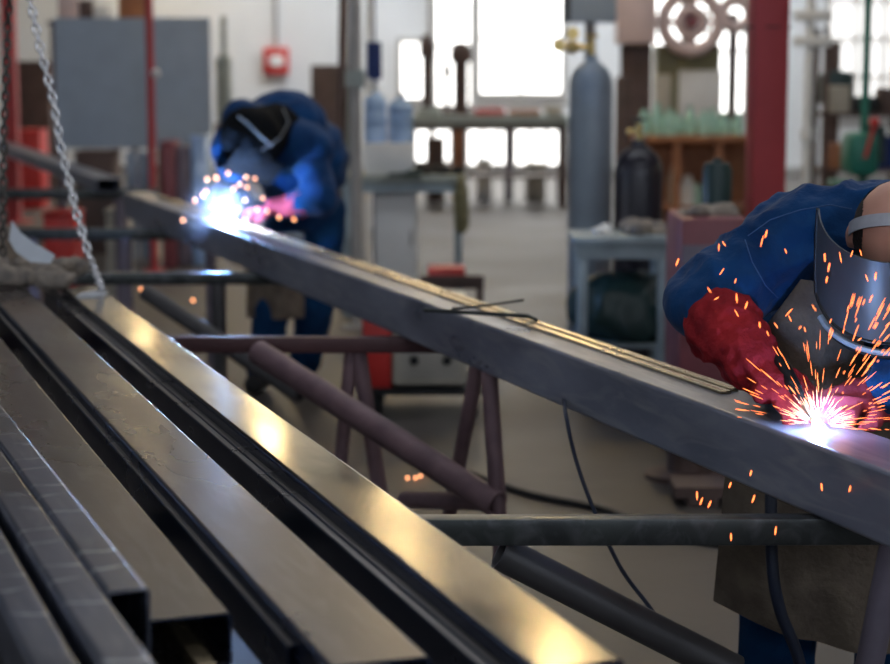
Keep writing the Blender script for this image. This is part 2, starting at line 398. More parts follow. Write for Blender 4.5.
mr = nt.nodes.new('ShaderNodeMapRange'); mr.inputs['From Min'].default_value = 1.05; mr.inputs['From Max'].default_value = 1.75; mr.inputs['To Min'].default_value = .8; mr.inputs['To Max'].default_value = 0
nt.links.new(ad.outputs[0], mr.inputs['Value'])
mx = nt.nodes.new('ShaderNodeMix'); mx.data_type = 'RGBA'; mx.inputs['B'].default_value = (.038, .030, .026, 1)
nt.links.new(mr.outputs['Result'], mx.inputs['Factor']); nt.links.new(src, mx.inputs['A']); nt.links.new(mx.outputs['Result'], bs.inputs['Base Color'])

# ================================================================ hall lamps
def hall_lamp(x, y, z, label):
    t = thing('hall_lamp', label, 'lamp', (x, y, z), 0, 'warm hall lamps')
    part('lamp_shade', MB().lathe([(.03, .34), (.09, .32), (.12, .22), (.27, .03), (.28, .0), (.265, .0), (.255, .03), (.1, .21), (.0, .215)], seg=28), 'trim', t)
    part('bulb', MB().ell((0, 0, .06), (.15, .15, .11)), 'lamp', t)
    part('hanging_rod', MB().cyl((0, 0, .33), (0, 0, HC - z), .012), 'trim', t)
def lamp_at(px, py, h, ztop):
    r = ray(px, py); hit = G(px, py, ztop); rr = V((r.x, r.y, -r.z))
    return hit + rr * ((h - ztop) / rr.z)
for i, (px, py) in enumerate(((402, 546), (268, 432), (156, 352), (560, 700))):
    p = lamp_at(px, py, 4.2, .84)
    if p.y > WY1 - 1: p = p * 1.0; p.y = WY1 - 1.2
    hall_lamp(p.x, p.y, 4.2, ['warm round hall lamp nearest of the row above the aisle', 'warm round hall lamp second in the row above the aisle', 'warm round hall lamp farthest in the row above the aisle', 'warm round hall lamp above the near welding bay'][i])

# ================================================================ steel stack
def vp_dir(vx):
    r = ray(vx, HORIZON); d = V((r.x, r.y, 0)).normalized(); return d
def tube(name, label, mat, ztop, h, vx, ref, near, far, t=.004, r=.008, solid=False, group=None, cat='steel tube', z0=None):
    """ref=(y,xl,xr): measured left and right top edges on one photo row; near/far = photo rows of the two ends"""
    y, xl, xr = ref; d = vp_dir(vx); n = V((d.y, -d.x, 0))
    a = G(xl, y, ztop); b = G(xr, y, ztop)
    w = (b - a).dot(n); mid = a + n * (w / 2)
    def along(row):   # walk along the axis until the photo row
        lo = V((mid.x, mid.y, ztop)); k = (G(445, row, ztop).y - mid.y) / d.y; return k
    k0, k1 = along(near), along(far)
    p0 = mid + d * k0; L = k1 - k0
    m = MB()
    if solid: m.box((0, L / 2, h / 2), (w, L, h), bev=.0015)
    else: m.rhs(w, h, L, t, r)
    return solo(name, m, mat, label, cat, group, loc=(p0.x, p0.y, ztop - h), rotz=math.atan2(-d.x, d.y), wn=True), p0, d, w, L
ZB = .74
G1 = 'steel tubes in the near stack'
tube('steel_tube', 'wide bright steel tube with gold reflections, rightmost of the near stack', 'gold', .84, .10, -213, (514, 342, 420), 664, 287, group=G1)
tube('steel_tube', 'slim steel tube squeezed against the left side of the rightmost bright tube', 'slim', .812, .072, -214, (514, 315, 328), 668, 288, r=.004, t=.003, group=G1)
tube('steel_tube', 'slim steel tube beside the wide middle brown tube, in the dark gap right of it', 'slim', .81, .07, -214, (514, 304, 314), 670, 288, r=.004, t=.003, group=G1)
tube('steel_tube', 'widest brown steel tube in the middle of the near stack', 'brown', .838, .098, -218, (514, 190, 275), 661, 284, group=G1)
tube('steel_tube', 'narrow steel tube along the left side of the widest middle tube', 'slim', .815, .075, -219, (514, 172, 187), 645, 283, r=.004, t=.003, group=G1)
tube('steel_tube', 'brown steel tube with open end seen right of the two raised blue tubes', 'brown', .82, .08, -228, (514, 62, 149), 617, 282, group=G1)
G2 = 'bluish tubes raised on the near stack'
tube('steel_tube', 'raised bluish steel tube with chalky stripes and black open end', 'blue', .92, .10, -272, (514, 50.5, 90), 590, 300, r=.007, group=G2)
tube('steel_tube', 'raised bluish steel tube running past the left of the striped open-ended tube', 'blue', .915, .095, -274, (514, 6, 49.5), 720, 300, r=.009, group=G2)
tube('steel_tube', 'bluish steel tube at the lower left corner of the photo', 'blue', .905, .085, -265, (600, -2, 44), 735, 330, r=.009, group=G2)
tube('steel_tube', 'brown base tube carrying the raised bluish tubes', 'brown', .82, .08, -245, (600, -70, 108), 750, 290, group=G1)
tube('steel_offcut', 'short yellow-brown steel strip poking out of the mouth of the open-ended brown tube', 'raw', .774, .028, -228, (650, 187, 207), 664, 560, solid=True, cat='offcut')

# main beam
d = vp_dir(-226); n = V((d.y, -d.x, 0))
o_, BP0, BD, BW, BL = tube('steel_beam', 'long slate-grey box beam crossing the photo that both welders work on', 'beam', .88, .14, -226,
     (400, 692.6 - 0, 776), 640, 192, t=.006, r=.009, cat='beam')
def on_beam(px, off=0.0):  # point on beam top, off metres from its near edge, at photo column px
    best = None
    lo, hi = .0, 12.0
    def f(k):
        p = BP0 - n * (BW / 2) + n * off + BD * k; p = V((p.x, p.y, .88))
        v = p - V((0, 0, H)); zz = v.y * CP - v.z * SP
        return 445 + F * v.x / zz, p
    for _ in range(50):
        mid = (lo + hi) / 2
        if f(mid)[0] > px: lo = mid
        else: hi = mid
    return f(lo)[1]
ang = math.atan2(-BD.x, BD.y)
def flat_on_beam(pxa, pxb, off, w, th, mat, label):
    a, b = on_beam(pxa, off), on_beam(pxb, off); L = (b - a).length
    m = MB().box((0, L / 2, th / 2), (w, L, th), bev=.0015)
    return solo('flat_bar', m, mat, label, 'flat bar', 'flat bars on the long beam', loc=(b.x, b.y, .88), rotz=ang)
flat_on_beam(160, 726, .105, .026, .007, 'raw', 'bright flat bar on the long beam, nearer of the two')
flat_on_beam(160, 734, .136, .024, .009, 'raw', 'bright flat bar along the rear edge of the long beam')
# rods lying on the beam
def rod(pts, r, label):
    solo('steel_rod', MB().path(pts, r, 8), 'bar', label, 'rod', 'loose rods on the long beam')
zr = .903
a, b, c = G(424, 310, zr), G(528, 316, zr), G(536, 320, zr - .006)
rod([a, b, c], .006, 'thin steel rod with bent tip lying across the long beam')
rod([G(452, 309, zr + .011), G(490, 305, zr + .011), G(523, 300, zr + .016)], .004, 'shorter thin steel rod resting on top of the bent rod')

# far beam left
tube('steel_beam', 'pale-topped box beam lying on the far trestle at the left edge', 'beam', .88, .09, -226, (178, 96, 121), 178, 118, r=.006, cat='beam')

# ================================================================ trestles
def trestle(name, label, pl, pr, barh, legs, braces, mat_bar='bar', mat_leg='rust', rails=()):
    base = V(((pl.x + pr.x) / 2, (pl.y + pr.y) / 2, 0)); t = thing(name, label, 'trestle', base, 0, 'steel trestles under the work')
    ax = (pr - pl).normalized(); m = frame(ax); L = (pr - pl).length
    mb = MB(); ang = math.atan2(ax.y, ax.x)
    mb.box(((pl + pr) / 2 - V((0, 0, barh / 2))), (L, .05, barh), rot=(0, 0, ang), bev=.003)
    part('cross_bar', mb, mat_bar, t, True)
    for (p, q, r) in legs: part('leg', MB().pipe(p, q, r, r * .8), mat_leg, t, True)
    for (p, q, r) in braces: part('brace', MB().pipe(p, q, r, r * .8), mat_leg if mat_bar != 'x' else 'darkpipe', t, True)
    for (p, q, r) in rails: part('rail', MB().pipe(p, q, r, r * .8), mat_leg, t, True)
    return t
zb = .738
d1 = G(445, 517, ZB).y
pl = V((-1.05, d1, zb)); pr = V((1.15, d1 + .02, zb))
t1 = trestle('trestle', 'nearest trestle with dark green-tinged flat cross bar and blue-grey leg', pl, pr, .052,
   [(V((.865, d1 + .0, .69)), V((.745, d1 - .02, 0)), .027), (V((-.9, d1, .69)), V((-1.05, d1, 0)), .021)],
   [(P(500, 552, d1 + .05), P(735, 672, d1 + .1), .035)], mat_leg='darkpipe')
[c for c in t1.children if c.name.startswith('leg')][0].data.materials[0] = MT['crate']
d2 = G(445, 336, ZB).y
def X(px, d): return (px - 445) / F * d
pl = V((-1.55, d2, zb)); pr = V((.25, d2, zb))
dl = 5.3
trestle('trestle', 'second trestle from the camera with reddish-brown pipe legs and long sloping brace', pl, pr, .05,
   [(P(489, 368, 5.33), V((.175, dl, 0)), .024), (P(478, 363, 5.42), V((-.02, dl + .6, 0)), .022), (V((X(350, d2), d2 + .02, .69)), V((X(328, d2), d2 + .04, 0)), .022), (V((X(357, d2), d2 + .02, .69)), V((X(388, d2), d2 + .04, 0)), .026), (V((-1.4, d2, .69)), V((-1.4, d2, 0)), .024)],
   [(P(258, 352, d2 - .03), P(497, 505, dl - .02), .040)],
   rails=[(P(495, 502, dl + .03), P(405, 500, dl + .4), .026)], mat_bar='darkred')
d3 = G(445, 272, ZB).y
trestle('trestle', 'third trestle with black cross bar ahead of the rear welder', V((-2.0, d3, zb)), V((-.55, d3, zb)), .05,
   [(V((-.95, d3, .69)), V((-.95, d3, 0)), .03), (V((-1.9, d3, .69)), V((-1.9, d3, 0)), .03)],
   [(P(146, 292, d3 - .1), P(300, 395, d3 - .6), .035)], mat_leg='darkpipe')
d4 = G(445, 228, ZB).y
trestle('trestle', 'fourth trestle with black cross bar near the far end of the beam', V((-2.3, d4, zb)), V((-1.15, d4, zb)), .06,
   [(V((-1.7, d4, .69)), V((-1.7, d4, 0)), .03), (V((-2.2, d4, .69)), V((-2.2, d4, 0)), .03), (V((-1.25, d4, .69)), V((-1.25, d4, 0)), .03)], [], mat_leg='crate')
d5 = 12.6
trestle('trestle', 'far trestle carrying the pale-topped beam at the left edge', V((-3.4, d5, .788)), V((-1.9, d5, .788)), .07,
   [(V((-2.15, d5, .73)), V((-2.15, d5, 0)), .045), (V((-3.2, d5, .73)), V((-3.2, d5, 0)), .045)], [], mat_leg='crate')

# ================================================================ chains
def chain(label, pts, mat, wire=.0044, pitch=.0275):
    # resample a polyline at the link pitch
    P_ = [V(p) for p in pts]; segs = [(b - a).length for a, b in zip(P_, P_[1:])]; tot = sum(segs)
    def at(s):
        for a, b, l in zip(P_, P_[1:], segs):
            if s <= l: return a.lerp(b, s / l), (b - a).normalized()
            s -= l
        return P_[-1], (P_[-1] - P_[-2]).normalized()
    t = thing('lifting_chain', label, 'chain', P_[-1], 0, 'lifting chains')
    N = min(int(tot / pitch), 95); me = None
    b = MB(); L, w = .039, .0125
    loop = []
    for k in range(20):
        a = 2 * math.pi * k / 20; x = math.cos(a) * w * .82; z = math.sin(a) * w * .82 + (L / 2 - w) * (1 if math.sin(a) > 0 else -1)
        loop.append(V((x, 0, z)))
    rings = []
    for k in range(20):
        dd = loop[(k + 1) % 20] - loop[k - 1]; fx = V((0, 1, 0)); fy = dd.normalized().cross(fx)
        rings.append([b.bm.verts.new(loop[k] + fx * math.cos(q) * wire + fy * math.sin(q) * wire) for q in [2 * math.pi * i / 8 for i in range(8)]])
    for k in range(20):
        A, B = rings[k], rings[(k + 1) % 20]
        for i in range(8): b.bm.faces.new((A[i], A[(i + 1) % 8], B[(i + 1) % 8], B[i]))
    me = b.mesh('chain_link'); me.materials.append(MT[mat])
    for i in range(N):
        p, dd = at((i + .5) * tot / N)
        o = bpy.data.objects.new('chain_link', me); C.objects.link(o); o.parent = t
        m = frame(dd).to_4x4() @ Matrix.Rotation((i % 2) * math.pi / 2, 4, 'Z')
        o.matrix_local = Matrix.Translation(p - V(t.location)) @ m
CD = 6.15
apex = P(22, -62, CD)
chain('shiny galvanised lifting chain slanting down to the bright tube', [apex, P(30, 0, CD), P(42, 56, CD), P(53, 99, CD), P(61, 148, CD), P(77, 215, CD), P(90, 258, CD), G(103, 291, .845)], 'chain')
chain('dark oiled lifting chain hanging at the left edge of the photo', [apex + V((-.02, .02, 0)), P(8, 20, CD + .1), P(4, 130, CD + .1), P(3, 255, CD + .1)], 'dchain', wire=.0045)
hk = thing('crane_hook', 'steel crane hook holding both lifting chains above the stack', 'hook', apex, 0)
part('hook', MB().path([V((math.sin(R(a)) * .05, 0, -math.cos(R(a)) * .05 + .05)) for a in range(-60, 200, 20)], .014), 'bar', hk)
part('hoist_block', MB().box((0, 0, .2), (.12, .08, .16), bev=.02), 'red2', hk)
part('hoist_rope', MB().cyl((0, 0, .26), (0, 0, HC - apex.z), .006), 'bar', hk)
# shackle plate on the bright tube, and loose things on the stack end
solo('shackle_plate', MB().prism([(-.04, -.06), (.045, -.05), (.05, .03), (.0, .075), (-.035, .03)], 0, .006, c=G(92, 295, .841)), 'paper', 'pale bluish plate lying on the bright tube under the chain end', 'plate')
mb = MB()
for k in range(16):
    q = G(random.uniform(-10, 72), random.uniform(262, 281), .87)
    mb.cap(q, q + V((random.uniform(-.12, .12), random.uniform(-.06, .06), random.uniform(-.01, .03))), random.uniform(.02, .035))
mb.box(G(30, 279, .85), (.3, .12, .03))
solo('rag_heap', blob(mb, .008, 2, 'rag_heap', .006, 18), 'rag', 'crumpled beige and grey rag heap on the far end of the near stack', 'rags')
q = G(30, 262, .9)
solo('torn_sheet', MB().prism([(-.055, .04), (-.05, .11), (-.02, .07), (.03, .03), (.10, -.01), (.085, -.04), (.02, -.035), (-.03, -.0)], -.002, .002, Matrix.Rotation(R(65), 3, 'X'), c=P(25, 252, 6.2)), 'paper', 'pale folded sheet standing out of the rag heap by the chain', 'sheet')

# ================================================================ near welder (right edge)
WELD = on_beam(817, .075); WELD.z = .885
base = V((.93, 4.42, 0))
w1 = thing('person', 'welder in blue jacket and red gloves at the right edge, bending over the long beam', 'person', base)
sh_r = P(803, 236, 4.12); el_r = P(706, 302, 4.05); wr_r = P(752, 362, 3.90)
sh_l = P(965, 235, 4.12); el_l = P(935, 350, 3.95); wr_l = P(885, 402, 3.86)
neck = P(885, 230, 4.04); hips = V((.93, 4.46, .93)); chest = P(870, 262, 4.22)
HC1 = P(897, 239, 3.86)      # head centre
Fd = V((-.20, -.79, -.57)).normalized(); Rt = Fd.cross(V((0, 0, 1))).normalized(); Ud = Rt.cross(Fd).normalized()
HM = Matrix((Rt, Fd, Ud)).transposed()   # columns: right, forward, up
mb = MB()
mb.cap(hips, chest, .13, .14); mb.cap(chest, neck, .11, .06); mb.cap(neck, HC1 + Fd * -.02, .055, .06)
mb.ell(HC1 + Ud * .02, (.086, .10, .108), HM); mb.ell(HC1 + Fd * .03 - Ud * .06, (.055, .065, .065), HM)
mb.cap(HC1 + Fd * .09 + Ud * .0, HC1 + Fd * .11 - Ud * .025, .010, .016)
mb.ell(HC1 + Fd * .088 - Ud * .06, (.024, .01, .008), HM, 2)
for s in (-1, 1):
    mb.ell(HC1 + Rt * s * .092 - Fd * .0 + Ud * .005, (.012, .022, .033), HM, 2)
    mb.ell(HC1 + Rt * s * .03 + Fd * .086 + Ud * .0, .013, None, 2)
for a, b, c in ((sh_r, el_r, wr_r), (sh_l, el_l, wr_l)): mb.cap(a, b, .055, .045); mb.cap(b, c, .042, .03)
for s in (-.1, .1):
    hp = hips + V((s, 0, 0)); kn = V((hp.x + s * .3, 4.33, .50)); an = V((hp.x + s * .4, 4.42, .09))
    mb.cap(hp, kn, .085, .06); mb.cap(kn, an, .055, .04)
part('body', blob(mb, .007, 3, 'body'), 'skin', w1, True)
# hair: dark sides, skin shows above the band
mb = MB()
mb.ell(HC1 + Ud * .014 - Fd * .004, (.090, .103, .108), HM)
h_ = blob(mb, .006, 1, 'hair', .002, 60)
bm = bmesh.new(); bm.from_mesh(h_)
bmesh.ops.delete(bm, geom=[v for v in bm.verts if (abs((v.co - HC1).dot(Rt)) < .066 and (v.co - HC1).dot(Fd) > -.045) or (v.co - HC1).dot(Fd) > .07 or (v.co - HC1).dot(Ud) < -.05], context='VERTS')
bm.to_mesh(h_); bm.free()
part('hair', h_, 'hair', w1, True)
# jacket
mb = MB()
mb.cap(hips + V((0, 0, .1)), chest, .165, .175); mb.cap(chest, neck - Fd * .05 + V((0, .03, -.02)), .155, .10)
mb.cap(sh_r + V((.03, .02, -.015)), sh_l + V((-.03, .02, -.015)), .105, .105)
mb.cap(neck + V((0, .05, 0)), sh_r, .10, .10); mb.cap(neck + V((0, .05, 0)), sh_l, .10, .10)
mb.ell(P(850, 237, 4.18), (.2, .13, .08))
for a, b, c in ((sh_r, el_r, wr_r), (sh_l, el_l, wr_l)):
    mb.cap(a, a.lerp(b, .5), .098, .088); mb.cap(a.lerp(b, .5), b, .088, .082); mb.cap(b, b.lerp(c, .32 if a == sh_r else .8), .078, .062)
jk = blob(mb, .008, 5, 'jacket', .016, 11.5, (1, 1, .8), 3.)
part('jacket', jk, 'jacket', w1, True)
from mathutils.bvhtree import BVHTree
bv = BVHTree.FromPolygons([v.co + base for v in jk.vertices], [p.vertices[:] for p in jk.polygons])
def on_jacket(pts):
    o = []
    for (a, b_), (c_, d_) in zip(pts, pts[1:]):
        for k in range(6):
            h = bv.ray_cast(V((0, 0, H)), ray(a + (c_ - a) * k / 6, b_ + (d_ - b_) * k / 6).normalized())
            if h[0] is not None: o.append(h[0] + h[1] * .0008)
    return o
for pts in ([(748, 236), (770, 220), (800, 210), (830, 205), (856, 210)], [(745, 240), (752, 262), (765, 285), (780, 300)]):
    q = on_jacket(pts)
    if len(q) > 3: part('seam', MB().path(q, .0013, 6), 'seam', w1, True)
# collar
part('collar', MB().path([neck + HM @ V((math.cos(R(a)) * .095, math.sin(R(a)) * .075 - .06, -.05)) for a in range(150, 395, 12)], .014, 8), 'jacket', w1, True)
# trousers
mb = MB()
for s in (-.1, .1):
    hp = hips + V((s, 0, 0)); kn = V((hp.x + s * .3, 4.33, .50)); an = V((hp.x + s * .4, 4.42, .10))
    mb.cap(hp, kn, .12, .095); mb.cap(kn, an, .095, .085)
mb.cap(hips + V((-.06, 0, .02)), hips + V((.06, 0, .02)), .145)
part('trousers', blob(mb, .011, 4, 'trousers', .008, 9), 'jeans', w1, True)
for s in (-.1, .1):
    x = hips.x + s * 1.4
    mb = MB().cap(V((x, 4.44, .07)), V((x + s * .1, 4.26, .05)), .055, .05); mb.box((x + s * .05, 4.33, .015), (.1, .28, .03), bev=.01)
    part('boot', blob(mb, .008, 2, 'boot'), 'rubber', w1, True)
# leather apron: bib and skirt, draped sheet with thickness
def sheet(fn, nu, nv, th):
    b = MB(); g = {}
    for s in (0, 1):
        for i in range(nu + 1):
            for j in range(nv + 1):
                p = fn(i / nu, j / nv); g[s, i, j] = b.bm.verts.new(p + V((0, th * s, 0)))
    for i in range(nu):
        for j in range(nv):
            b.bm.faces.new((g[0, i, j], g[0, i + 1, j], g[0, i + 1, j + 1], g[0, i, j + 1])); b.bm.faces.new((g[1, i, j], g[1, i, j + 1], g[1, i + 1, j + 1], g[1, i + 1, j]))
    for i in range(nu):
        for j in (0, nv): b.bm.faces.new((g[0, i, j], g[1, i, j], g[1, i + 1, j], g[0, i + 1, j]))
    for j in range(nv):
        for i in (0, nu): b.bm.faces.new((g[0, i, j], g[0, i, j + 1], g[1, i, j + 1], g[1, i, j]))
    return b
def apron(u, v):
    # v: 0 chest .. 1 hem
    z = 1.15 + (.25 - 1.15) * v
    z += v ** 3 * (.12 * (1 - u) ** 1.2 + .05 * max(0, u - .5)) * 1.0
    sv = min(1, max(0, (v - .22) / .25)); sv = sv * sv * (3 - 2 * sv); half = .045 + .06 * min(1, v * 9) + .14 * sv + .015 * v
    xc = .80 + .082 * sv
    x = xc + (u * 2 - 1) * half
    y = 3.965 + .12 * min(1, v * 1.7) + .03 * v + .10 * (u * 2 - 1) ** 2 * (.4 + v)
    q = V((x * 6, z * 2.2, 3))
    y += .022 * noise.noise(q) + .012 * noise.noise(V((x * 16, z * 6, 1))) + .022 * math.sin(u * 15 + z * 4) * v * v
    y -= .06 * (1 - min(1, v * 3)) * 0
    return V((x, y, z))
part('apron', sheet(apron, 60, 90, .006), 'leather', w1, True)
# gloves
def glove(name, cuff0, cuff1, palm, dirs, rbase, mat, curl, nrm, voxel=.005):
    """dirs: pointing direction of the fingers; nrm: back-of-hand normal"""
    mb = MB()
    d0 = V(dirs).normalized(); nn = V(nrm); nn = (nn - d0 * nn.dot(d0)).normalized(); side = d0.cross(nn)
    mb.cap(cuff0, cuff1, rbase, rbase * .72); mb.cap(cuff1, palm - d0 * .03, rbase * .7, .036)
    mb.ell(palm, (.048, .052, .024), Matrix((side, d0, nn)).transposed())
    for i, (o, L) in enumerate(((-.034, .07), (-.012, .078), (.012, .074), (.033, .058))):
        a = palm + d0 * .040 + side * o; dd = d0.copy(); p = a
        for k, (l, r) in enumerate(((L * .45, .0125), (L * .32, .0115), (L * .28, .0105))):
            ang_ = curl * (k + .6); dd = (d0 * math.cos(ang_) - nn * math.sin(ang_)).normalized()
            q = p + dd * l; mb.cap(p, q, r, r * .93); p = q
    a = palm - d0 * .01 - side * .04; q = a - side * .028 + d0 * .028 - nn * .018; mb.cap(a, q, .016, .014); mb.cap(q, q + d0 * .032 - nn * .012 + side * .006, .0135, .0115)
    return blob(mb, voxel, 2, name, .009, 17, (1, 1, 1), 5.)
palm_r = P(772, 386, 3.84)
part('glove', glove('glove', P(722, 325, 3.99), wr_r, palm_r, (P(805, 398, 3.80) - wr_r), .081, 'glove', .55, (-.1, -.5, .85)), 'glove', w1, True, 'red leather gauntlet on the hand holding the torch')
palm_l = P(850, 400, 3.86)
part('glove', glove('glove', P(905, 392, 3.9), P(880, 402, 3.88), palm_l, (WELD + V((-.02, .0, .03)) - palm_l), .06, 'glove', .8, (.1, -.2, 1)), 'pinkglove', w1, True, 'pinkish red glove lit magenta beside the arc')  # magenta arc light on the red glove is put into its pink colour
# face shield
SR = .157; cst = P(893, 268, 3.72) - Fd * SR
def shield(u, v, k=0.):
    th = R(-84 + 168 * u) * (1 - .16 * v * v); t = .012 - .205 * v
    # upper corners sweep back and up, rounded lower corners
    e = abs(2 * u - 1); t2 = t + .02 * e ** 4 * (1 - v) + .03 * e ** 4 * v
    r = SR + k + .012 * v
    return cst + (Fd * math.cos(th) + Rt * math.sin(th) * .98) * r + Ud * t2
b = MB(); nu, nv = 48, 16; g = {}
for s in (0, 1):
    for i in range(nu + 1):
        for j in range(nv + 1): g[s, i, j] = b.bm.verts.new(shield(i / nu, j / nv, -.003 * s))
for i in range(nu):
    for j in range(nv):
        b.bm.faces.new((g[0, i, j], g[0, i + 1, j], g[0, i + 1, j + 1], g[0, i, j + 1])); b.bm.faces.new((g[1, i, j], g[1, i, j + 1], g[1, i + 1, j + 1], g[1, i + 1, j]))
    for j in (0, nv): b.bm.faces.new((g[0, i, j], g[1, i, j], g[1, i + 1, j], g[0, i + 1, j]))
for j in range(nv):
    for i in (0, nu): b.bm.faces.new((g[0, i, j], g[0, i, j + 1], g[1, i, j + 1], g[1, i, j]))
fs = part('face_shield', b, 'shield', w1, True)
rim = [shield(0, j / 10, .001) for j in range(11)] + [shield(i / 40, 1, .001) for i in range(1, 40)] + [shield(1, 1 - j / 10, .001) for j in range(11)]
r_ = link('shield_rim', MB().path(rim, .0035, 6).mesh('shield_rim'), MT['black'], fs); r_.data.transform(Matrix.Translation(-V(w1.location)))
lip = [shield(i / 40, 1, .004) - Ud * .022 for i in range(3, 38)]
r_ = link('shield_lip', MB().path(lip, .007, 8).mesh('shield_lip'), MT['clearv'], fs); r_.data.transform(Matrix.Translation(-V(w1.location)))
lip = [shield(i / 40, 1, -.004) - Ud * .042 for i in range(3, 38)]
r_ = link('shield_lip', MB().path(lip, .005, 8).mesh('shield_lip'), MT['black'], fs); r_.data.transform(Matrix.Translation(-V(w1.location)))
# headband: flat strap round the head
b = MB(); N = 40; rg = []; Dn = (Ud * .80 + Fd * .60).normalized(); Wn = Rt.cross(Dn).normalized()
for i in range(N + 1):
    a = math.pi * 1.1 * i / N - math.pi * .05
    for (k, z) in ((0, -.013), (0, .013), (.003, .013), (.003, -.013)):
        rg.append(b.bm.verts.new(HC1 + Ud * .018 + Rt * math.cos(a) * (.094 + k) + Dn * math.sin(a) * (.109 + k) + Wn * z))
for i in range(N):
    for k in range(4):
        j = i + 1; b.bm.faces.new((rg[i * 4 + k], rg[j * 4 + k], rg[j * 4 + (k + 1) % 4], rg[i * 4 + (k + 1) % 4]))
b.bm.faces.new(rg[:4]); b.bm.faces.new(rg[-4:][::-1])
hb = part('headband', b, 'band', w1, True)

# torch of the near welder
tip = WELD + V((-.004, .0, .016))
tt = thing('welding_torch', 'dark welding torch held in the red glove of the near welder', 'torch', tip, 0)
tb = P(782, 368, 3.86)
dt = (tb - tip).normalized()
part('nozzle', MB().cyl(tip, tip + dt * .05, .008, .010), 'brass', tt, True)
part('swan_neck', MB().path([tip + dt * .045, tip + dt * .08 + V((0, 0, .008)), tip + dt * .11 + V((-.004, 0, .01))], .008), 'bar', tt, True)
part('handle', MB().path([tip + dt * .10, tip + dt * .16, tip + dt * .22], .016, 12, rr=[.014, .018, .016]), 'black', tt, True)
cbl = [tip + dt * .21, P(762, 350, 3.9), P(770, 400, 4.02), P(771, 470, 4.03), P(772, 560, 3.99), P(780, 610, 3.99), P(800, 665, 4.0), P(812, 760, 4.03), V((.80, 4.02, .02)), V((1.1, 4.1, .015)), V((2.0, 4.6, .015))]
def smooth(pts, n=8):
    o = []; pts = [pts[0]] + pts + [pts[-1]]
    for a, b_, c, d_ in zip(pts, pts[1:], pts[2:], pts[3:]):
        for k in range(n):
            t = k / n; o.append(.5 * ((2 * b_) + (-a + c) * t + (2 * a - 5 * b_ + 4 * c - d_) * t * t + (-a + 3 * b_ - 3 * c + d_) * t ** 3))
    o.append(pts[-2]); return o
part('torch_cable', MB().path(smooth(cbl), .0135, 12), 'cable', tt, True)
# hanging cable below the beam centre
pc = [G(563, 392, .75), P(566, 415, 4.55), P(576, 460, 4.5), P(596, 515, 4.4), P(622, 570, 4.3), G(655, 618, .012 + .55) * 0 + P(655, 615, 4.25), P(700, 690, 4.2), V((.72, 4.2, .01)), V((1.3, 4.9, .01))]
solo('power_cable', MB().path(smooth(pc), .005, 8), 'cable', 'thin dark-blue cable hanging from under the long beam towards the floor', 'cable')

# ================================================================ rear welder
D2 = 9.25
base = V((X(310, D2), 9.55, 0))
w2 = thing('person', 'welder in blue jacket and black hood bent over the far part of the long beam', 'person', base)
hips = P(306, 214, 9.6); chest = P(288, 140, 9.35); head = P(252, 140, 9.0); neck = P(272, 128, 9.15)
sl = P(243, 122, 9.2); sr = P(308, 150, 9.12); er = P(320, 200, 9.0); wr = P(285, 207, 8.97); elb = P(226, 150, 9.1); wl = P(238, 190, 9.05)
mb = MB(); mb.cap(hips, chest, .13, .14); mb.cap(chest, neck, .12, .06); mb.cap(neck, head, .06, .07); mb.ell(head, .095)
for a, b_, c in ((sr, er, wr), (sl, elb, wl)): mb.cap(a, b_, .05, .045); mb.cap(b_, c, .04, .03)
legs = []
for s, kx in ((-1, 262), (1, 305)):
    hp = hips + V((s * .09, 0, -.02)); kn = P(kx + 8, 318, 9.35 + .1 * s); an = P(kx, 388, 9.4 + .1 * s); legs.append((hp, kn, an))
    mb.cap(hp, kn, .08, .06); mb.cap(kn, V((an.x, an.y, .08)), .055, .04)
part('body', blob(mb, .012, 2, 'body'), 'skin', w2, True)
mb = MB(); mb.cap(hips + V((0, 0, .02)), chest, .17, .19); mb.ell(P(283, 126, 9.35), (.22, .2, .17)); mb.cap(sl, sr, .11, .12); mb.ell(P(318, 160, 9.4), (.15, .18, .2))
for a, b_, c in ((sr, er, wr), (sl, elb, wl)): mb.cap(a, b_, .09, .075); mb.cap(b_, b_.lerp(c, .7), .07, .055)
part('jacket', blob(mb, .014, 4, 'jacket', .014, 6), 'jacket', w2, True)
mb = MB(); mb.cap(hips + V((-.06, 0, 0)), hips + V((.06, 0, 0)), .15)
for hp, kn, an in legs: mb.cap(hp, kn, .115, .09); mb.cap(kn, V((an.x, an.y, .1)), .09, .075)
part('trousers', blob(mb, .014, 3, 'trousers', .008, 8), 'jeans', w2, True)
for hp, kn, an in legs:
    mb = MB().cap(V((an.x, an.y + .02, .06)), V((an.x - .03, an.y - .15, .05)), .055, .048)
    part('boot', blob(mb, .012, 2, 'boot'), 'rubber', w2, True)
mb = MB(); q = P(270, 270, 9.15)
def ap2(u, v):
    z = q.z + .18 - .42 * v; x = q.x - .12 + .28 * u; return V((x, 9.17 + .03 * math.sin(u * 8) + .03 * math.sin(v * 3), z))
part('apron', sheet(ap2, 20, 20, .006), 'leather', w2, True)
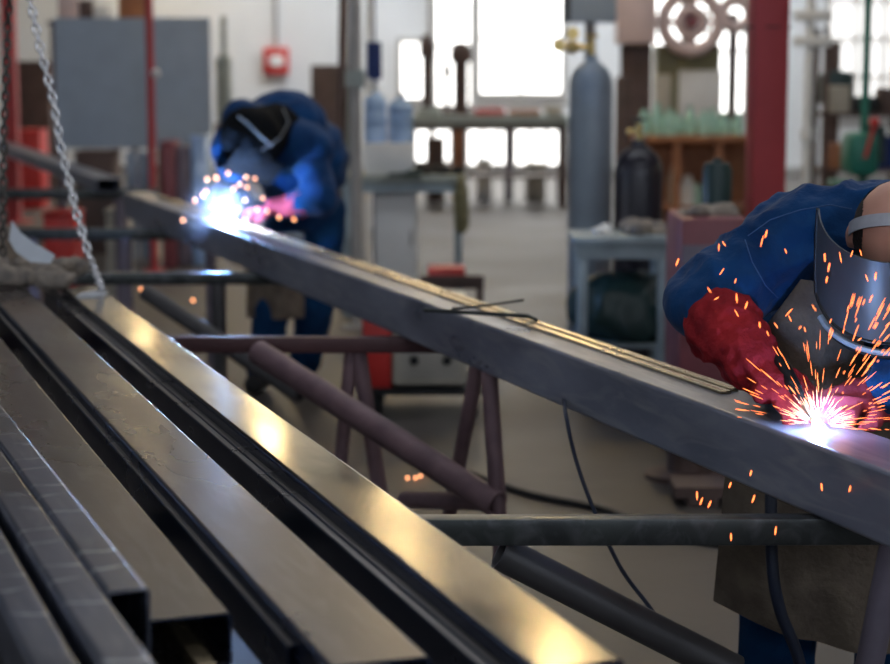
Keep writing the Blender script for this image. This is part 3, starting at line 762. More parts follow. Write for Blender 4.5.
# hood and mask
Fh = (P(226, 208, 8.95) - head).normalized(); Rh = Fh.cross(V((0, 0, 1))).normalized(); Uh = Rh.cross(Fh).normalized(); HM2 = Matrix((Rh, Fh, Uh)).transposed()
mb = MB(); mb.ell(head + V((0, 0, .015)), (.165, .14, .15), HM2); mb.cap(head, neck + V((.02, 0, .0)), .14, .12); mb.cap(head + Fh * .03 + Rh * .09, head + Fh * .03 - Rh * .09, .11)
part('hood', blob(mb, .012, 3, 'hood', .006, 10), 'hood', w2, True)
part('strap', MB().path([P(238, 116, 8.86), P(248, 124, 8.82), P(262, 138, 8.80), P(272, 146, 8.82)], .005, 8), 'strap', w2, True, 'pale strap across the black hood')
part('strap', MB().path([P(283, 108, 8.9), P(289, 122, 8.88), P(280, 138, 8.82), P(262, 150, 8.80)], .004, 8), 'strap', w2, True)
b = MB(); pts = []
def mask(u, v):
    th = R(-75 + 150 * u); return head + (Fh * math.cos(th) * .15 + Rh * math.sin(th) * .16) + Uh * (.10 - .24 * v) + Fh * .03
part('welding_mask', sheet(mask, 16, 10, .006), 'hood', w2, True)
part('glove', glove('glove', er.lerp(wr, .55), wr, P(265, 208, 8.95), (-.8, -.1, -.1), .06, 'pinkglove', .5, (0, -.3, 1), .008), 'pinkglove', w2, True)
part('glove', glove('glove', elb.lerp(wl, .6), wl, P(243, 203, 9.0), (.1, -.2, -1), .055, 'glove', .5, (0, -1, 0), .008), 'hood', w2, True)
W2 = on_beam(225, .08); W2.z = .885
t2 = thing('welding_torch', 'welding torch held by the rear welder at the bright arc', 'torch', W2, 0)
part('nozzle', MB().cyl(W2 + V((.01, 0, .02)), W2 + V((.08, .0, .07)), .009), 'brass', t2, True)
part('handle', MB().cyl(W2 + V((.08, .0, .07)), W2 + V((.19, .0, .09)), .016), 'black', t2, True)

# ================================================================ arcs, sparks, fume
def arc_light(p, r, power, name, label, col=(.24, .48, 1.0)):
    o = solo(name, MB().ell(p, r, sub=2), 'arc' if r < .02 else 'arc2', label, 'welding arc', 'welding arcs')
    l = bpy.data.lights.new('arc_light', 'POINT'); l.energy = power; l.color = col; l.shadow_soft_size = .012
    lo = bpy.data.objects.new('arc_light', l); C.objects.link(lo); lo.location = p + V((-.004, -.014, .022)) * (1 if r < .02 else 3)
arc_light(WELD + V((0, 0, .008)), .010, 2.6, 'welding_arc', 'blinding blue-white arc on the long beam below the near welder')
arc_light(W2 + V((0, 0, .012)), .036, 34, 'welding_arc', 'blinding blue-white arc below the rear welder')
def fume(p, r, dens, name, label):
    m = bpy.data.materials.new(name); m.use_nodes = True; nt = m.node_tree
    nt.nodes.remove(nt.nodes['Principled BSDF']); out = nt.nodes['Material Output']
    pv = nt.nodes.new('ShaderNodeVolumePrincipled'); pv.inputs['Color'].default_value = (.85, .85, 1, 1); pv.inputs['Anisotropy'].default_value = 0.
    tc = nt.nodes.new('ShaderNodeTexCoord'); le = nt.nodes.new('ShaderNodeVectorMath'); le.operation = 'LENGTH'
    nt.links.new(tc.outputs['Object'], le.inputs[0])
    mr = nt.nodes.new('ShaderNodeMapRange'); mr.inputs['From Min'].default_value = 0; mr.inputs['From Max'].default_value = r; mr.inputs['To Min'].default_value = 1; mr.inputs['To Max'].default_value = 0
    nt.links.new(le.outputs['Value'], mr.inputs['Value'])
    pw = nt.nodes.new('ShaderNodeMath'); pw.operation = 'POWER'; pw.inputs[1].default_value = 1.6; nt.links.new(mr.outputs['Result'], pw.inputs[0])
    ml = nt.nodes.new('ShaderNodeMath'); ml.operation = 'MULTIPLY'; ml.inputs[1].default_value = dens; nt.links.new(pw.outputs[0], ml.inputs[0])
    nt.links.new(ml.outputs[0], pv.inputs['Density']); nt.links.new(pv.outputs['Volume'], out.inputs['Volume'])
    me = MB().ell((0, 0, 0), r, sub=3).mesh(name); me.materials.append(m)
    o = bpy.data.objects.new(name, me); C.objects.link(o); o.location = p
    tag(o, label, 'fume', 'welding fume clouds', 'stuff')
fume(WELD + V((0, 0, .01)), .11, 1.3, 'welding_fume', 'thin blue-white fume glowing around the near arc')
fume(W2 + V((0, 0, .02)), .24, 0.9, 'welding_fume', 'thin blue-white fume glowing around the far arc')
def sparks(name, label, items, mat):
    b = MB()
    for p, q, r in items:
        b.path([p, p.lerp(q, .3), p.lerp(q, .75), q], r, 5, rr=[r * .3, r, r * .9, r * .25])
    return solo(name, b, mat, label, 'sparks', None, 'stuff')
random.seed(21)
its, ith = [], []
for i in range(250):
    el = random.uniform(-8, 172); a = R(el); L0 = random.uniform(.022, .055) if random.random() < .45 else random.uniform(.04, .17)
    dy = random.uniform(-.55, .25)
    dv = V((math.cos(a), dy, max(math.sin(a), .03) * .95)).normalized()
    ln = random.uniform(.006, .03) * (1 + L0 * 3)
    p = WELD + V((0, -.005, .006)) + dv * L0; p.z -= .12 * L0 * L0
    q = p + dv * ln + V((0, 0, -.08 * ln))
    if p.z < .886: p.z = .887 + random.random() * .004
    if q.z < .886: q.z = .888
    (ith if L0 < .06 else its).append((p, q, random.uniform(.0004, .0008)))
sparks('sparks', 'hot pale sparks bursting from the near arc', ith, 'sparkw')
for i in range(26):   # stray sparks further out
    p = P(random.uniform(700, 892), random.uniform(240, 345), random.uniform(3.4, 3.75)); a = R(random.uniform(30, 130)); q = p + V((math.cos(a), 0, math.sin(a))) * random.uniform(.008, .022)
    its.append((p, q, .0011))
for px, py in ((825, 262), (828, 272), (826, 283), (875, 280), (765, 238), (676, 266), (627 + 70, 500), (729, 488), (775, 535), (750, 476), (752, 503), (731, 541), (700, 505), (708, 508), (822, 491), (849, 492), (889, 476), (745, 309), (760, 328), (737, 303)):
    p = P(px, py, 3.45); its.append((p, p + V((random.uniform(-.002, .006), 0, random.uniform(.01, .018))), .0016))
for k in range(45):
    p = P(random.uniform(840, 892), random.uniform(300, 405), random.uniform(3.3, 3.7)); dv = (p - WELD).normalized()
    its.append((p, p + dv * random.uniform(.01, .05), .001))
sparks('sparks', 'orange spark streaks flying out from the near arc', its, 'spark')
it2 = []
for px, py in ((207, 181), (216, 179), (206, 193), (203, 197), (195, 202), (246, 179), (255, 180), (247, 189), (234, 190), (245, 202), (263, 200), (257, 211), (245, 222), (267, 213), (279, 219), (183, 222), (217, 180), (276, 207), (240, 186), (228, 175), (141, 291), (193, 302), (294, 221)):
    p = P(px, py, random.uniform(8.7, 9.0)); it2.append((p, p + V((0, 0, .016)), .0065))
for px, py in ((406, 478), (414, 478), (419, 476), (425, 473)):
    p = G(px, py, .012); it2.append((p, p + V((.012, 0, 0)), .006))
sparks('sparks', 'round orange sparks around the rear welder', it2, 'spark2')

# ================================================================ gas cylinders
def gas_cylinder(name, label, mat, loc, r, h, reg=True, flip=1):
    t = thing(name, label, 'gas cylinder', loc, 0, 'gas cylinders')
    hs = h - .16
    part('tank', MB().lathe([(0, .0), (r * .9, 0), (r, .03), (r, hs - r * 1.1), (r * .95, hs - r * .75), (r * .78, hs - r * .4), (r * .5, hs - r * .12), (r * .3, hs), (r * .28, hs + .03), (0, hs + .03)], seg=40), mat, t)
    part('valve', MB().cyl((0, 0, hs + .03), (0, 0, hs + .11), .018).cyl((0, 0, hs + .07), (-.06 * flip, 0, hs + .07), .014), 'brass', t)
    part('hand_wheel', MB().torus((0, 0, hs + .13), .03, .008, seg=20).cyl((0, 0, hs + .1), (0, 0, hs + .13), .008).box((0, 0, hs + .13), (.06, .008, .006)), 'brass' if reg else 'bar', t)
    if reg:
        g = part('regulator', MB().cyl((-.06 * flip, 0, hs + .07), (-.13 * flip, 0, hs + .07), .024).ell((-.1 * flip, -.0, hs + .07), .034), 'brass', t)
        for q in ((-.10 * flip, -.03, hs + .14), (-.17 * flip, -.02, hs + .08)):
            m = MB().lathe([(0, 0), (.032, 0), (.034, .006), (.032, .026), (0, .026)], q, 24, (0, -1, 0)); m.cyl(V(q), V((-.1 * flip, 0, hs + .07)), .006)
            o = link('gauge', m.mesh('gauge'), MT['brass'], g)
    return t
gas_cylinder('gas_cylinder', 'tall blue-grey gas cylinder with brass regulator', 'cyl', (X(590, 9.9), 9.9, 0), .113, 1.78, True, 1)
gas_cylinder('gas_cylinder', 'shorter dark gas cylinder right of the blue-grey one', 'dcyl', (X(638, 9.55), 9.55, 0), .122, 1.36, False)

# ================================================================ work tables etc
def table(name, label, x0, x1, y, depth, z, th, topm, legm, legr=.025, shelf=None, apron_h=.06, group=None):
    t = thing(name, label, 'table', ((x0 + x1) / 2, y, 0), 0, group); w = x1 - x0
    part('table_top', MB().box((0, 0, z - th / 2), (w, depth, th), bev=.006), topm, t)
    part('frame', MB().box((0, -depth / 2 + .03, z - th - apron_h / 2), (w - .04, .03, apron_h)).box((0, depth / 2 - .03, z - th - apron_h / 2), (w - .04, .03, apron_h)).box((0, 0, z - th - apron_h / 2), (.04, depth - .05, apron_h)), legm, t)
    for sx in (-1, 1):
        for sy in (-1, 1): part('leg', MB().box((sx * (w / 2 - .05), sy * (depth / 2 - .05), (z - th) / 2), (legr * 2, legr * 2, z - th), bev=.004), legm, t)
    if shelf: part('shelf', MB().box((0, 0, shelf), (w - .06, depth - .06, .02)), legm, t)
    return t
def lump(name, label, cat, px0, py0, px1, py1, d, mat, n=10, group=None, seed=1, flat=False, zb_=None):
    random.seed(seed); mb = MB(); a = P(px0, py1, d); b_ = P(px1, py0, d); h = b_.z - a.z
    if zb_ is not None: a.z = zb_
    for k in range(n):
        x = random.uniform(a.x + h * .3, b_.x - h * .3); y = d + random.uniform(-.12, .12); r = h * random.uniform(.22, .5)
        mb.ell((x, y, a.z + r * .8), (r * 1.5, r * 1.2, r), None, 2)
    mb.box(((a.x + b_.x) / 2, d, a.z + h * .12), ((b_.x - a.x) * .85, .2, h * .24))
    return solo(name, blob(mb, max(.008, h * .07), 2, name, h * .05, 12), mat, label, cat, group)
# pale blue metal table right
table('metal_table', 'small pale blue-grey metal table in front of the gas cylinders', X(573, 8.75), X(676, 8.75), 8.95, .42, .815, .045, 'paleblue', 'paleblue', .024, .3)
lump('rag', 'grey rag bundle on the pale blue-grey table', 'rag', 622, 206, 668, 224, 8.95, 'rag', 9, seed=3, zb_=.815)
lump('glove_pair', 'crumpled white work glove at the left end of the pale blue-grey table', 'glove', 590, 215, 612, 226, 8.95, 'white', 5, seed=4, zb_=.815)
lump('cable_coil', 'dark bundle on the shelf under the pale blue-grey table', 'bundle', 596, 260, 668, 335, 9.0, 'dteal', 9, seed=5, zb_=.31)
# maroon machine
d = 7.7; t = thing('welding_machine', 'maroon welding machine cabinet standing left of the near welder', 'machine', (X(714, d), d, 0), 0)
part('cabinet', MB().box((0, .2, .58), (.28, .5, .82), bev=.02), 'maroon', t)
part('front_panel', MB().box((0, -.055, .78), (.26, .015, .2), bev=.004), 'crate', t)
part('skirt', MB().box((0, .2, .11), (.36, .52, .06), bev=.01), 'black', t)
for sx in (-1, 1):
    for sy in (0, 1): part('wheel', MB().cyl((sx * .13 - .02, .02 + sy * .36, .05), (sx * .13 + .02, .02 + sy * .36, .05), .05), 'rubber', t)
for k, (x, z) in enumerate(((-.08, .8), (.0, .8), (.08, .8))): part('knob', MB().cyl((x, -.06, z), (x, -.085, z), .018), 'black', t)
lump('rag', 'grey-brown rag on the maroon welding machine', 'rag', 676, 200, 742, 216, 7.85, 'rag', 8, seed=6, zb_=.99)
mb = MB().lathe([(0, 0), (.06, 0), (.062, .02), (.062, .17), (.05, .2), (.02, .2), (.02, .22), (0, .22)], (X(715, 8.1), 8.05, .99)); solo('dark_canister', mb, 'dteal', 'dark teal canister standing on the maroon machine', 'canister')
solo('cable_drum', MB().lathe([(0, 0), (.16, 0), (.16, .02), (.07, .03), (.07, .17), (.16, .18), (.16, .2), (0, .2)], (X(690, 7.3), 7.3, 0)), 'brownm', 'dark cable drum on the floor below the maroon machine', 'drum')
solo('floor_pallet', MB().box((X(690, 7.3), 6.9, .05), (.2, .2, .04)).box((X(683, 7.3), 6.9, .015), (.05, .2, .03)).box((X(698, 7.3), 6.9, .015), (.05, .2, .03)), 'brownm', 'low reddish-brown pallet on the floor behind the long beam', 'pallet')

# red column
t = thing('steel_column', 'thick red box column right of the gas cylinders', 'column', (X(768, 9.4), 9.5, 0), R(7))
part('shaft', MB().box((0, 0, HC / 2), (.165, .165, HC), bev=.008), 'redcol', t)
part('base_plate', MB().box((0, 0, .01), (.34, .34, .02)), 'redcol', t)
for k, z in enumerate((1.785,)):
    part('cable_tie', MB().torus((0, 0, z), .118, .004, seg=4, sg=6), 'black', t)
def post(name, label, px, w, d, mat, cat='post', round_=True, grp=None, top=HC):
    t = thing(name, label, cat, (X(px, d), d, 0), 0, grp); r = w * d / F / 2
    part('shaft', MB().cyl((0, 0, 0.01), (0, 0, top), r) if round_ else MB().box((0, 0, top / 2), (2 * r, 2 * r, top)), mat, t)
    part('base_plate', MB().box((0, 0, .008), (r * 5, r * 5, .016)), mat, t); return t
t = post('steel_post', 'thin red post in front of the grey sheet screen', 153, 8, 14.8, 'redcol', grp='red posts at the left')
part('lamp_knob', MB().ell((.05, -.05, 1.6 - 8 * 14.8 / F), .035), 'white', t, label='white round fitting')
post('steel_post', 'red post at the left edge behind the chains', 14, 13, 19.5, 'red2', grp='red posts at the left', round_=False)
t = post('steel_post', 'greyish olive steel post behind the water bottles', 356, 12, 11.6, 'trim')
part('clamp', MB().box((0, -.04, 1.52), (.12, .05, .1)), 'gtop', t)
t = post('pipe_post', 'white pipe post with two cross pieces right of the red column', 806, 9, 13.5, 'white')
for z in (1.6 + 48 * 13.5 / F, 1.6 + 23 * 13.5 / F): part('cross_piece', MB().box((.01, -.03, z), (.27, .05, .075), bev=.015), 'white', t)
part('coupling', MB().cyl((0, 0, 1.6 - 62 * 13.5 / F), (0, 0, 1.6 - 75 * 13.5 / F), .05), 'white', t)
# grey sheet screen
d = 17.0; x0, x1 = X(60, d), X(210, d); z0, z1 = 1.6 - 80 * d / F, 1.6 + 44 * d / F
t = thing('sheet_screen', 'large grey ribbed sheet-metal screen at the upper left', 'screen', ((x0 + x1) / 2, d, 0), 0)
w = x1 - x0; mb = MB(); n_ = 28; poly = []
for k in range(n_ * 2 + 1): poly.append((-w / 2 + w * k / (n_ * 2), .003 * (1 if (k // 1) % 2 else -1)))
poly = poly + [(x, y + .01) for x, y in reversed(poly)]
part('ribbed_sheet', mb.prism(poly, z0, z1), 'bluegrey', t)
part('frame', MB().box((0, .04, z1), (w + .04, .04, .04)).box((0, .04, z0), (w + .04, .04, .04)).box((-w / 2, .04, (z0 + z1) / 2), (.04, .04, z1 - z0)).box((w / 2, .04, (z0 + z1) / 2), (.04, .04, z1 - z0)), 'bluegrey', t)
for s in (-1, 0, 1): part('leg', MB().box((s * (w / 2 - .03), .05, z0 / 2), (.05, .05, z0)), 'crate', t)
for i, px in enumerate((132, 143)):
    solo('sheet_offcut', MB().box((X(px, 15.6), 15.6 + .1 * i, .45), (.085, .03, .9)), 'bluegrey', ['upright grey sheet offcut left of the thin red post', 'second upright grey sheet offcut next to the thin red post'][i], 'sheet')
t = thing('storage_rack', 'dark storage rack with loose goods above the grey sheet screen', 'rack', (X(112, 18.6), 18.6, 0), 0)
for x in (-.5, .5): part('upright', MB().box((x, 0, 1.0), (.05, .3, 2.0)), 'brownm', t)
for z in (.6, 1.3, 2.0): part('shelf', MB().box((0, 0, z), (1.1, .36, .04)), 'brownm', t)
for px, w_, h, m, l in ((76, .2, .3, 'pink', 'pale pink box on top of the rack at the upper left'), (92, .12, .2, 'brownm', 'small brown box on top of the rack at the upper left'), (107, .14, .14, 'white', 'small white box on top of the rack at the upper left'), (140, .3, .3, 'wood', 'orange-brown box on top of the rack near the thin red post')):
    solo('storage_box', MB().box((X(px, 18.6), 18.6, 2.02 + h / 2), (w_, .26, h), bev=.02), m, l, 'box', 'boxes on the rack above the screen')
# fire box
q = P(276, 61, WY1 - .1); t = thing('fire_alarm_box', 'red wall box with white centre on the pale rear wall', 'alarm box', (q.x, WY1, q.z - .2), 0)
part('housing', MB().box((0, -.06, .2), (.36, .12, .38), bev=.03), 'redbox', t); part('cover_plate', MB().box((.01, -.125, .2), (.2, .012, .16), bev=.004), 'white', t)
part('conduit', MB().cyl((0, -.03, .39), (0, -.03, 3), .025), 'trim', t)

# table with water bottles
d = 12.3; x0, x1 = X(340, d), X(466, d)
table('work_table', 'grey work table with white cabinet below and black rags on top', x0, x1, d + .1, .6, .905, .05, 'gtop', 'paleblue', .025)
ZT = .905
t = thing('cabinet', 'tall white cabinet standing under the grey work table', 'cabinet', (X(396, d), d - .02, 0), 0)
part('carcass', MB().box((0, .12, .395), (.27, .38, .77), bev=.006), 'white', t); part('door', MB().box((0, -.085, .41), (.25, .012, .76), bev=.004), 'white', t)
part('handle', MB().box((.1, -.1, .5), (.012, .02, .1)), 'trim', t)
solo('carton', MB().box((X(391, d), d + .05, ZT + .1), (.31, .3, .2), bev=.006), 'white', 'white carton on the work table under the water bottles', 'carton')
def bottle(px, r, h, z, label, mat='water', y=0):
    t = thing('water_bottle', label, 'bottle', (X(px, d), d + y, z), 0, 'blue water bottles on the carton')
    part('bottle_body', MB().lathe([(0, 0), (r * .9, 0), (r, .01), (r, h * .28), (r * .95, h * .3), (r, h * .33), (r, h * .6), (r * .95, h * .62), (r, h * .65), (r, h * .8), (r * .7, h * .92), (r * .3, h * .96), (r * .3, h), (0, h)]), mat, t)
    part('cap', MB().cyl((0, 0, h), (0, 0, h + .03), r * .36), 'white', t)
bottle(376, .072, .33, ZT + .2, 'slim pale blue water bottle, left one on the carton')
bottle(401, .082, .29, ZT + .2, 'wider blue water bottle, right one on the carton')
lump('rag', 'black rag heap on the right half of the grey work table', 'rag', 412, 158, 462, 170, d, 'blackrag', 12, seed=8, zb_=ZT)
lump('rag', 'dark olive rag beside the carton on the work table', 'rag', 385, 164, 425, 172, d - .15, 'dteal', 6, seed=9, zb_=ZT)
mb = MB(); q = P(461, 184, 12.0); mb.cap(q + V((0, 0, .04)), q + V((0, 0, -.08)), .02, .045).cap(q + V((0, 0, -.08)), q + V((.005, 0, -.27)), .045, .04)
solo('hanging_brush', blob(mb, .01, 2, 'hanging_brush', .01, 20), 'olive', 'dark olive cloth hanging at the right end of the work table', 'cloth')
solo('navy_banner', MB().box((X(375, 12.9), 12.9, 1.6 + .03), (.1, .02, .25)).box((X(375, 12.9), 12.92, 2.6), (.015, .015, 2.0)).box((X(375, 12.9), 12.92, .8), (.03, .03, 1.6)), 'navyb', 'narrow navy flag on a pole behind the water bottles', 'flag')
# pipes leaning and dark cabinet
for i, (px, w, m, dd) in enumerate(((338, 9, 'brownm', 13), (346, 5, 'gtop', 13.4), (364, 6, 'white', 13.3))):
    solo('leaning_pipe', MB().cyl((X(px, dd), dd, 0), (X(px, dd) + .06, dd + .3, 3.2), w * dd / F / 2), m, ['dark brown upright bar left of the olive post', 'thin grey upright bar beside the olive post', 'white upright tube right of the olive post'][i], 'bar', 'upright bars around the olive post')
t = thing('tool_locker', 'dark brown locker against the pale wall behind the rear welder', 'locker', (X(331, 19), 19, 0), 0)
part('carcass', MB().box((0, .2, .8), (.38, .4, 1.6), bev=.01), 'brownm', t); part('door', MB().box((0, -.01, .8), (.34, .02, 1.5), bev=.005), 'brownm', t)

# cream welding power source under the beam
d = 8.6; t = thing('welding_power_source', 'cream welding power source on wheels with red side, seen under the beam', 'machine', (X(425, d), d, 0), 0)
part('housing', MB().box((.02, .2, .34), (.34, .5, .38), bev=.02), 'cream', t)
part('side_panel', MB().box((-.22, .16, .33), (.13, .4, .42), bev=.01), 'redbox', t, label='red side unit')
part('front_panel', MB().box((.04, -.055, .42), (.24, .012, .14), bev=.003), 'crate', t)
for k in range(5): part('vent', MB().box((.02, -.053, .2 + k * .025), (.26, .01, .008)), 'trim', t)
part('tray', MB().box((-.02, .2, .125), (.56, .54, .03)), 'black', t)
for sx in (-1, 1):
    for sy in (0, 1): part('wheel', MB().cyl((sx * .22 - .02, .02 + sy * .36, .06), (sx * .22 + .02, .02 + sy * .36, .06), .06), 'rubber', t)
for x in (-.05, .1): part('socket', MB().cyl((x, -.05, .27), (x, -.08, .27), .02), 'black', t)
# dark trolley
d = 10.2; t = thing('tool_trolley', 'low dark trolley with red tray behind the long beam', 'trolley', (X(452, d), d, 0), 0)
part('tray', MB().box((0, 0, .44), (.34, .4, .03)).box((0, -.19, .47), (.34, .02, .05)), 'brownm', t)
part('tool_box', MB().box((-.03, 0, .49), (.2, .2, .07), bev=.01), 'redbox', t)
for sx in (-1, 1):
    for sy in (-1, 1): part('leg', MB().box((sx * .15, sy * .17, .215), (.03, .03, .43)), 'brownm', t)

# far bench
d = 21.5; x0, x1 = X(408, d), X(568, d)
table('workbench', 'long grey-green workbench before the bright windows', x0, x1, d + .3, .8, 1.04, .11, 'gtop', 'brownm', .035, .35)
random.seed(5)
for i, (a, b_, h, m, l) in enumerate(((475, 505, .07, 'red2', 'low pinkish-red box on the long workbench'), (508, 540, .06, 'wood', 'low orange-brown box on the long workbench'), (418, 440, .08, 'gtop', 'grey box at the left of the long workbench'), (545, 562, .1, 'cream', 'cream box at the right end of the long workbench'))):
    solo('parts_box', MB().box((X((a + b_) / 2, d), d + .2, 1.04 + h / 2), (X(b_, d) - X(a, d), .3, h), bev=.008), m, l, 'box', 'boxes on the long workbench')
for i, (px, pw, py, l) in enumerate(((427, 13, 35, 'tall dark pillar drill standing left on the long workbench'), (461, 18, 42, 'thick dark brown machine column on the long workbench'), (447, 7, 62, 'thin dark upright bar between the two machine columns'))):
    t = thing('drill_stand', l, 'machine', (X(px, d), d + .45, 1.04), 0, 'machines on the long workbench'); hh = 1.6 + (65 - py) * d / F - 1.04; r = pw * d / F / 2
    part('column', MB().cyl((0, 0, 0), (0, 0, hh), r * .8), 'brownm', t); part('base', MB().box((0, 0, .02), (r * 3, .25, .04)), 'brownm', t)
    part('head', MB().box((0, -.08, hh * .82), (r * 2.4, .25, hh * .2), bev=.02), 'brownm', t)
for i, (a, b_, z, m, l) in enumerate(((425, 445, .75, 'brownm', 'dark crate on the floor left under the long workbench'), (452, 466, .9, 'wood', 'brown crate on the floor under the long workbench'), (478, 494, .5, 'white', 'small white crate under the long workbench'), (508, 516, .86, 'crate', 'grey crate under the long workbench'), (530, 550, .45, 'cream', 'cream crate on the floor right under the long workbench'))):
    solo('storage_crate', MB().box((X((a + b_) / 2, d), d + 1.2, z / 2), (X(b_, d) - X(a, d), .4, z), bev=.01), m, l, 'crate', 'crates under the long workbench')

# wood bench with green glass and pale wheel machine
d = 17.4; x0, x1 = X(634, d), X(760, d)
t = thing('wooden_workbench', 'orange-brown wooden workbench under the green glassy jars', 'workbench', ((x0 + x1) / 2, d, 0), 0); w = x1 - x0
part('bench_top', MB().box((0, .3, .93), (w, .7, .06), bev=.008), 'wood', t); part('back_panel', MB().box((0, .6, .45), (w - .06, .03, .9)), 'wood', t)
for x in (-w / 2 + .04, -w / 6, w / 6, w / 2 - .04): part('leg', MB().box((x, 0, .45), (.06, .06, .9)), 'wood', t)
part('shelf', MB().box((0, .3, .3), (w - .05, .6, .03)), 'wood', t)
for i, (px, r, h, m) in enumerate(((676, .05, .36, 'cream'), (690, .07, .27, 'white'), (714, .06, .36, 'cream'), (700, .05, .2, 'glassgreen'))):
    solo('storage_jar', MB().lathe([(0, 0), (r, 0), (r, h * .7), (r * .6, h * .85), (r * .6, h), (0, h)], (X(px, d), d + .2, .315)), m, ['tall cream jar left on the shelf of the wooden workbench', 'wide white jar on the shelf of the wooden workbench', 'tall cream jar right on the shelf of the wooden workbench', 'short green jar on the shelf of the wooden workbench'][i], 'jar', 'jars on the wooden workbench shelf')
random.seed(9)
gj = MB().lathe([(0, 0), (.055, 0), (.06, .02), (.06, .15), (.03, .2), (.028, .25), (0, .25)], seg=18).mesh('glass_jar'); gj.materials.append(MT['glassgreen'])
px = 646
for i in range(9):
    o = bpy.data.objects.new('glass_jar', gj); C.objects.link(o); o.location = (X(px, d), d + random.uniform(.1, .4), .96); o.scale = (1, 1, random.uniform(.75, 1.25)); px += 11.6
    tag(o, 'pale green glass jar in the row on the wooden workbench', 'jar', 'green glass jars on the wooden workbench')
d = 18.6
t = thing('wheel_machine', 'pale pink machine with large round wheel at the top behind the bench', 'machine', (X(690, d), d, 0), 0)
part('machine_body', MB().box((-.02, .35, .9), (.62, .5, 1.8), bev=.03), 'olive', t)
part('pale_panel', MB().box((.09, .08, 1.3), (.42, .02, .5), bev=.01), 'white', t); part('pale_panel', MB().box((-.27, .08, 1.32), (.16, .02, .38), bev=.01), 'cream', t)  # white panel stands in for the bright window behind the machine
wz = 1.6 + 42 * d / F
part('wheel', MB().torus((-.02, 0, wz), .27, .065, (0, 1, 0)).torus((-.02, 0, wz), .12, .05, (0, 1, 0)).box((-.02, .02, wz), (.5, .04, .06)).box((-.02, .02, wz), (.06, .04, .5)), 'pink', t)
part('hub', MB().cyl((-.02, -.08, wz), (-.02, .15, wz), .06), 'maroon', t)
part('upper_arm', MB().box((-.02, .2, wz), (.12, .3, .9)), 'olive', t)
t = thing('wheel_stand', 'smaller pinkish wheel on a stand right of the large pale wheel', 'machine', (X(732, d), d, 0), 0)
part('stand', MB().cyl((0, 0.15, 0), (0, 0.15, 2.1), .05), 'brownm', t); part('wheel', MB().torus((0, 0, 1.6 + 50 * d / F), .13, .06, (0, 1, 0)), 'pink', t)
t = thing('white_cabinet', 'pale pinkish-white cabinet high on a dark stand left of the large wheel', 'cabinet', (X(633, d), d, 0), 0)
part('cabinet_body', MB().box((0, 0, 1.6 + 52 * d / F), (.38, .3, .62), bev=.02), 'pink', t); part('stand', MB().box((.02, .1, .9), (.3, .1, 1.8)), 'brownm', t)
t = thing('electrical_cabinet', 'grey electrical cabinet on a post above the blue-grey cylinder', 'cabinet', (X(587, 13.5), 13.5, 0), 0)
part('housing', MB().box((0, 0, 1.6 + 75 * 13.5 / F), (.37, .2, .48), bev=.01), 'bluegrey', t); part('side_strip', MB().box((-.16, -.105, 1.6 + 75 * 13.5 / F), (.04, .01, .46)), 'black', t)
part('mast', MB().cyl((.02, .12, 0), (.02, .12, 2.3), .04), 'trim', t)
solo('brown_partition', MB().box((X(622, 16), 16, .75), (.13, .06, 1.5), bev=.01), 'brownm', 'brown partition post between the two cylinders and the bench', 'post')

# right background: green drill machine and shelves
d = 12.6; t = thing('drill_press', 'dark green drill press behind the back of the near welder', 'machine', (X(858, d), d, 0), 0)
part('base', MB().box((0, 0, .04), (.4, .5, .08), bev=.01), 'green', t); part('column', MB().cyl((.05, .1, .08), (.05, .1, 2.4), .028), 'green', t)
part('drill_table', MB().box((-.02, -.05, .82), (.34, .34, .05), bev=.01), 'green', t)
part('drill_head', MB().box((.0, 0, 1.02), (.2, .34, .28), bev=.05), 'green', t); part('motor', MB().cyl((.12, .1, .95), (.12, .1, 1.2), .07), 'dteal', t)
part('handle', MB().cyl((0, -.18, 1.0), (.05, -.2, 1.22), .012).ell((.05, -.2, 1.23), .035), 'redbox', t)
d = 15.5; t = thing('storage_rack', 'dark storage rack in front of the right windows', 'rack', (X(862, d), d, 0), 0)
for x in (-.32, .32):
    for y in (0, .4): part('upright', MB().box((x, y, .95), (.04, .04, 1.9)), 'brownm', t)
for z in (.3, .75, 1.2): part('shelf', MB().box((0, .2, z), (.68, .44, .03)), 'brownm', t)
for i, (x, z, w, h, m, l) in enumerate(((-.2, 1.215, .16, .22, 'cream', 'cream box at the left of the top rack shelf'), (.02, 1.215, .2, .13, 'black', 'low black box in the middle of the top rack shelf'), (.22, 1.215, .16, .2, 'brownm', 'brown box at the right of the top rack shelf'),
    (-.18, .765, .22, .2, 'wood', 'orange-brown box at the left of the middle rack shelf'), (.15, .765, .24, .26, 'navyb', 'navy box at the right of the middle rack shelf'), (-.05, .315, .4, .22, 'maroon', 'maroon box on the lowest rack shelf'))):
    solo('storage_box', MB().box((X(862, d) + x, d + .15, z + h / 2), (w, .28, h), bev=.01), m, l, 'box', 'boxes on the dark storage rack')
t = thing('stacked_machine', 'dark brown machine stand between the white pipe post and rack', 'machine', (X(828, 16.5), 16.5, 0), 0)
part('pillar', MB().box((0, 0, .9), (.12, .2, 1.8), bev=.02), 'brownm', t); part('head', MB().box((.03, -.05, 1.4), (.26, .3, .3), bev=.05), 'dteal', t)
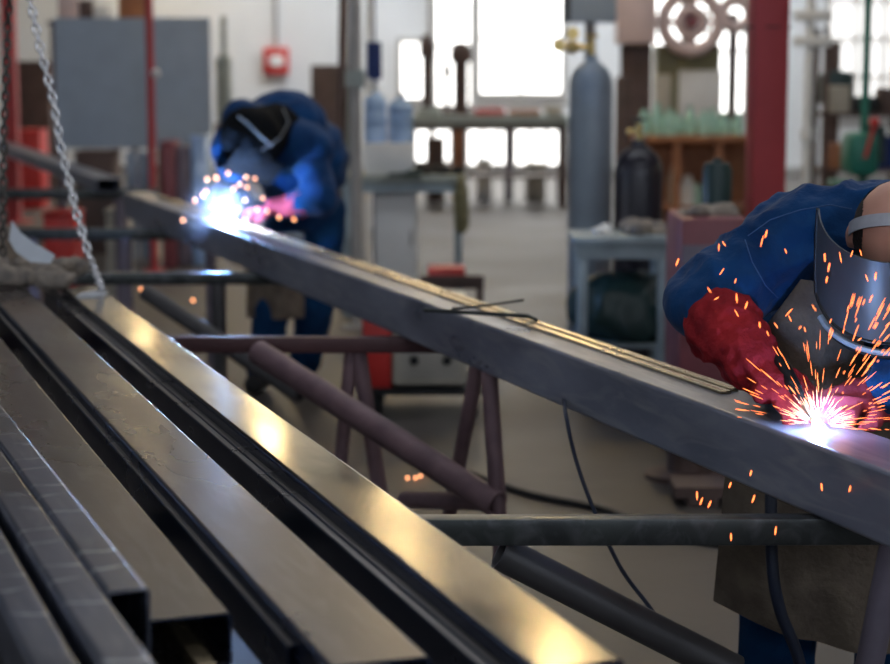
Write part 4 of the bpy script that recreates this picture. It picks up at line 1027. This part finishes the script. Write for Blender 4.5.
# left background clutter
d = 14.6
for i, (a, b_, z0_, z1_, m, l, dd) in enumerate((
    (8, 46, 0, .86, 'redbox', 'red locker at the left edge behind the far beam', 21.5),
    (48, 78, 0, .52, 'redbox', 'bright red box on the floor under the far beam', 13.9),
    (22, 56, 0, 1.62, 'brownm', 'dark cabinet behind the red locker at the left edge', 23.2),
    (165, 178, 0, .98, 'maroon', 'maroon crate stack right of the thin red post', 15.2),
    (180, 192, 0, .93, 'crate', 'grey-purple crate stack beside the maroon one', 15.3),
    (195, 210, 0, 1.02, 'water', 'light blue crate stack left of the rear welder', 15.4),
    (110, 128, 0, .62, 'cream', 'cream sack-like box below the far trestle', 12.9),
    (80, 118, 0, .85, 'brownm', 'dark brown box under the grey screen', 16.4))):
    t = thing('storage_locker', l, 'box', (X((a + b_) / 2, dd), dd, 0), 0, 'boxes and lockers at the left rear')
    w = X(b_, dd) - X(a, dd); h = z1_ - z0_
    part('box_body', MB().box((0, 0, z0_ + h / 2), (w, .4, h), bev=.015), m, t)
    part('lid', MB().box((0, 0, z0_ + h + .01), (w + .015, .415, .03), bev=.006), m, t)
t = thing('green_machine', 'small pale green machine on a dark stand by the pale rear wall', 'machine', (X(226, 20), 20, 0), 0)
part('stand', MB().box((0, 0, .5), (.2, .2, 1.0)), 'brownm', t); part('machine_head', MB().box((0, 0, 1.35), (.16, .2, .7), bev=.05), 'gtop', t); part('spindle', MB().cyl((0, 0, 1.6), (0, 0, 2.1), .03), 'gtop', t)
t = thing('ceiling_pipe', 'grey vertical pipe on the pale rear wall', 'pipe', (X(432, WY1), WY1 - .2, 0), 0)
part('pipe', MB().cyl((0, 0, 0), (0, 0, HC), .05), 'trim', t)
# hose on the floor
pts = [V((X(x, 7) , yy, .012)) for x, yy in ((430, 7.6), (520, 7.0), (600, 6.7), (640, 6.4), (700, 6.2), (760, 6.4), (820, 6.9))]
solo('floor_hose', MB().path(smooth(pts), .012, 8), 'rubber', 'dark hose snaking over the floor behind the long beam', 'hose')

# ================================================================ world and view
w = bpy.data.worlds.new('world'); bpy.context.scene.world = w; w.use_nodes = True
w.node_tree.nodes['Background'].inputs[0].default_value = (.6, .7, .9, 1); w.node_tree.nodes['Background'].inputs[1].default_value = .5
sc = bpy.context.scene
sc.view_settings.view_transform = 'Standard'; sc.view_settings.look = 'None'; sc.view_settings.exposure = 0.0; sc.view_settings.gamma = 1
sc.cycles.use_denoising = True; sc.cycles.max_bounces = 8; sc.cycles.sample_clamp_indirect = 6; sc.cycles.volume_step_rate = 1
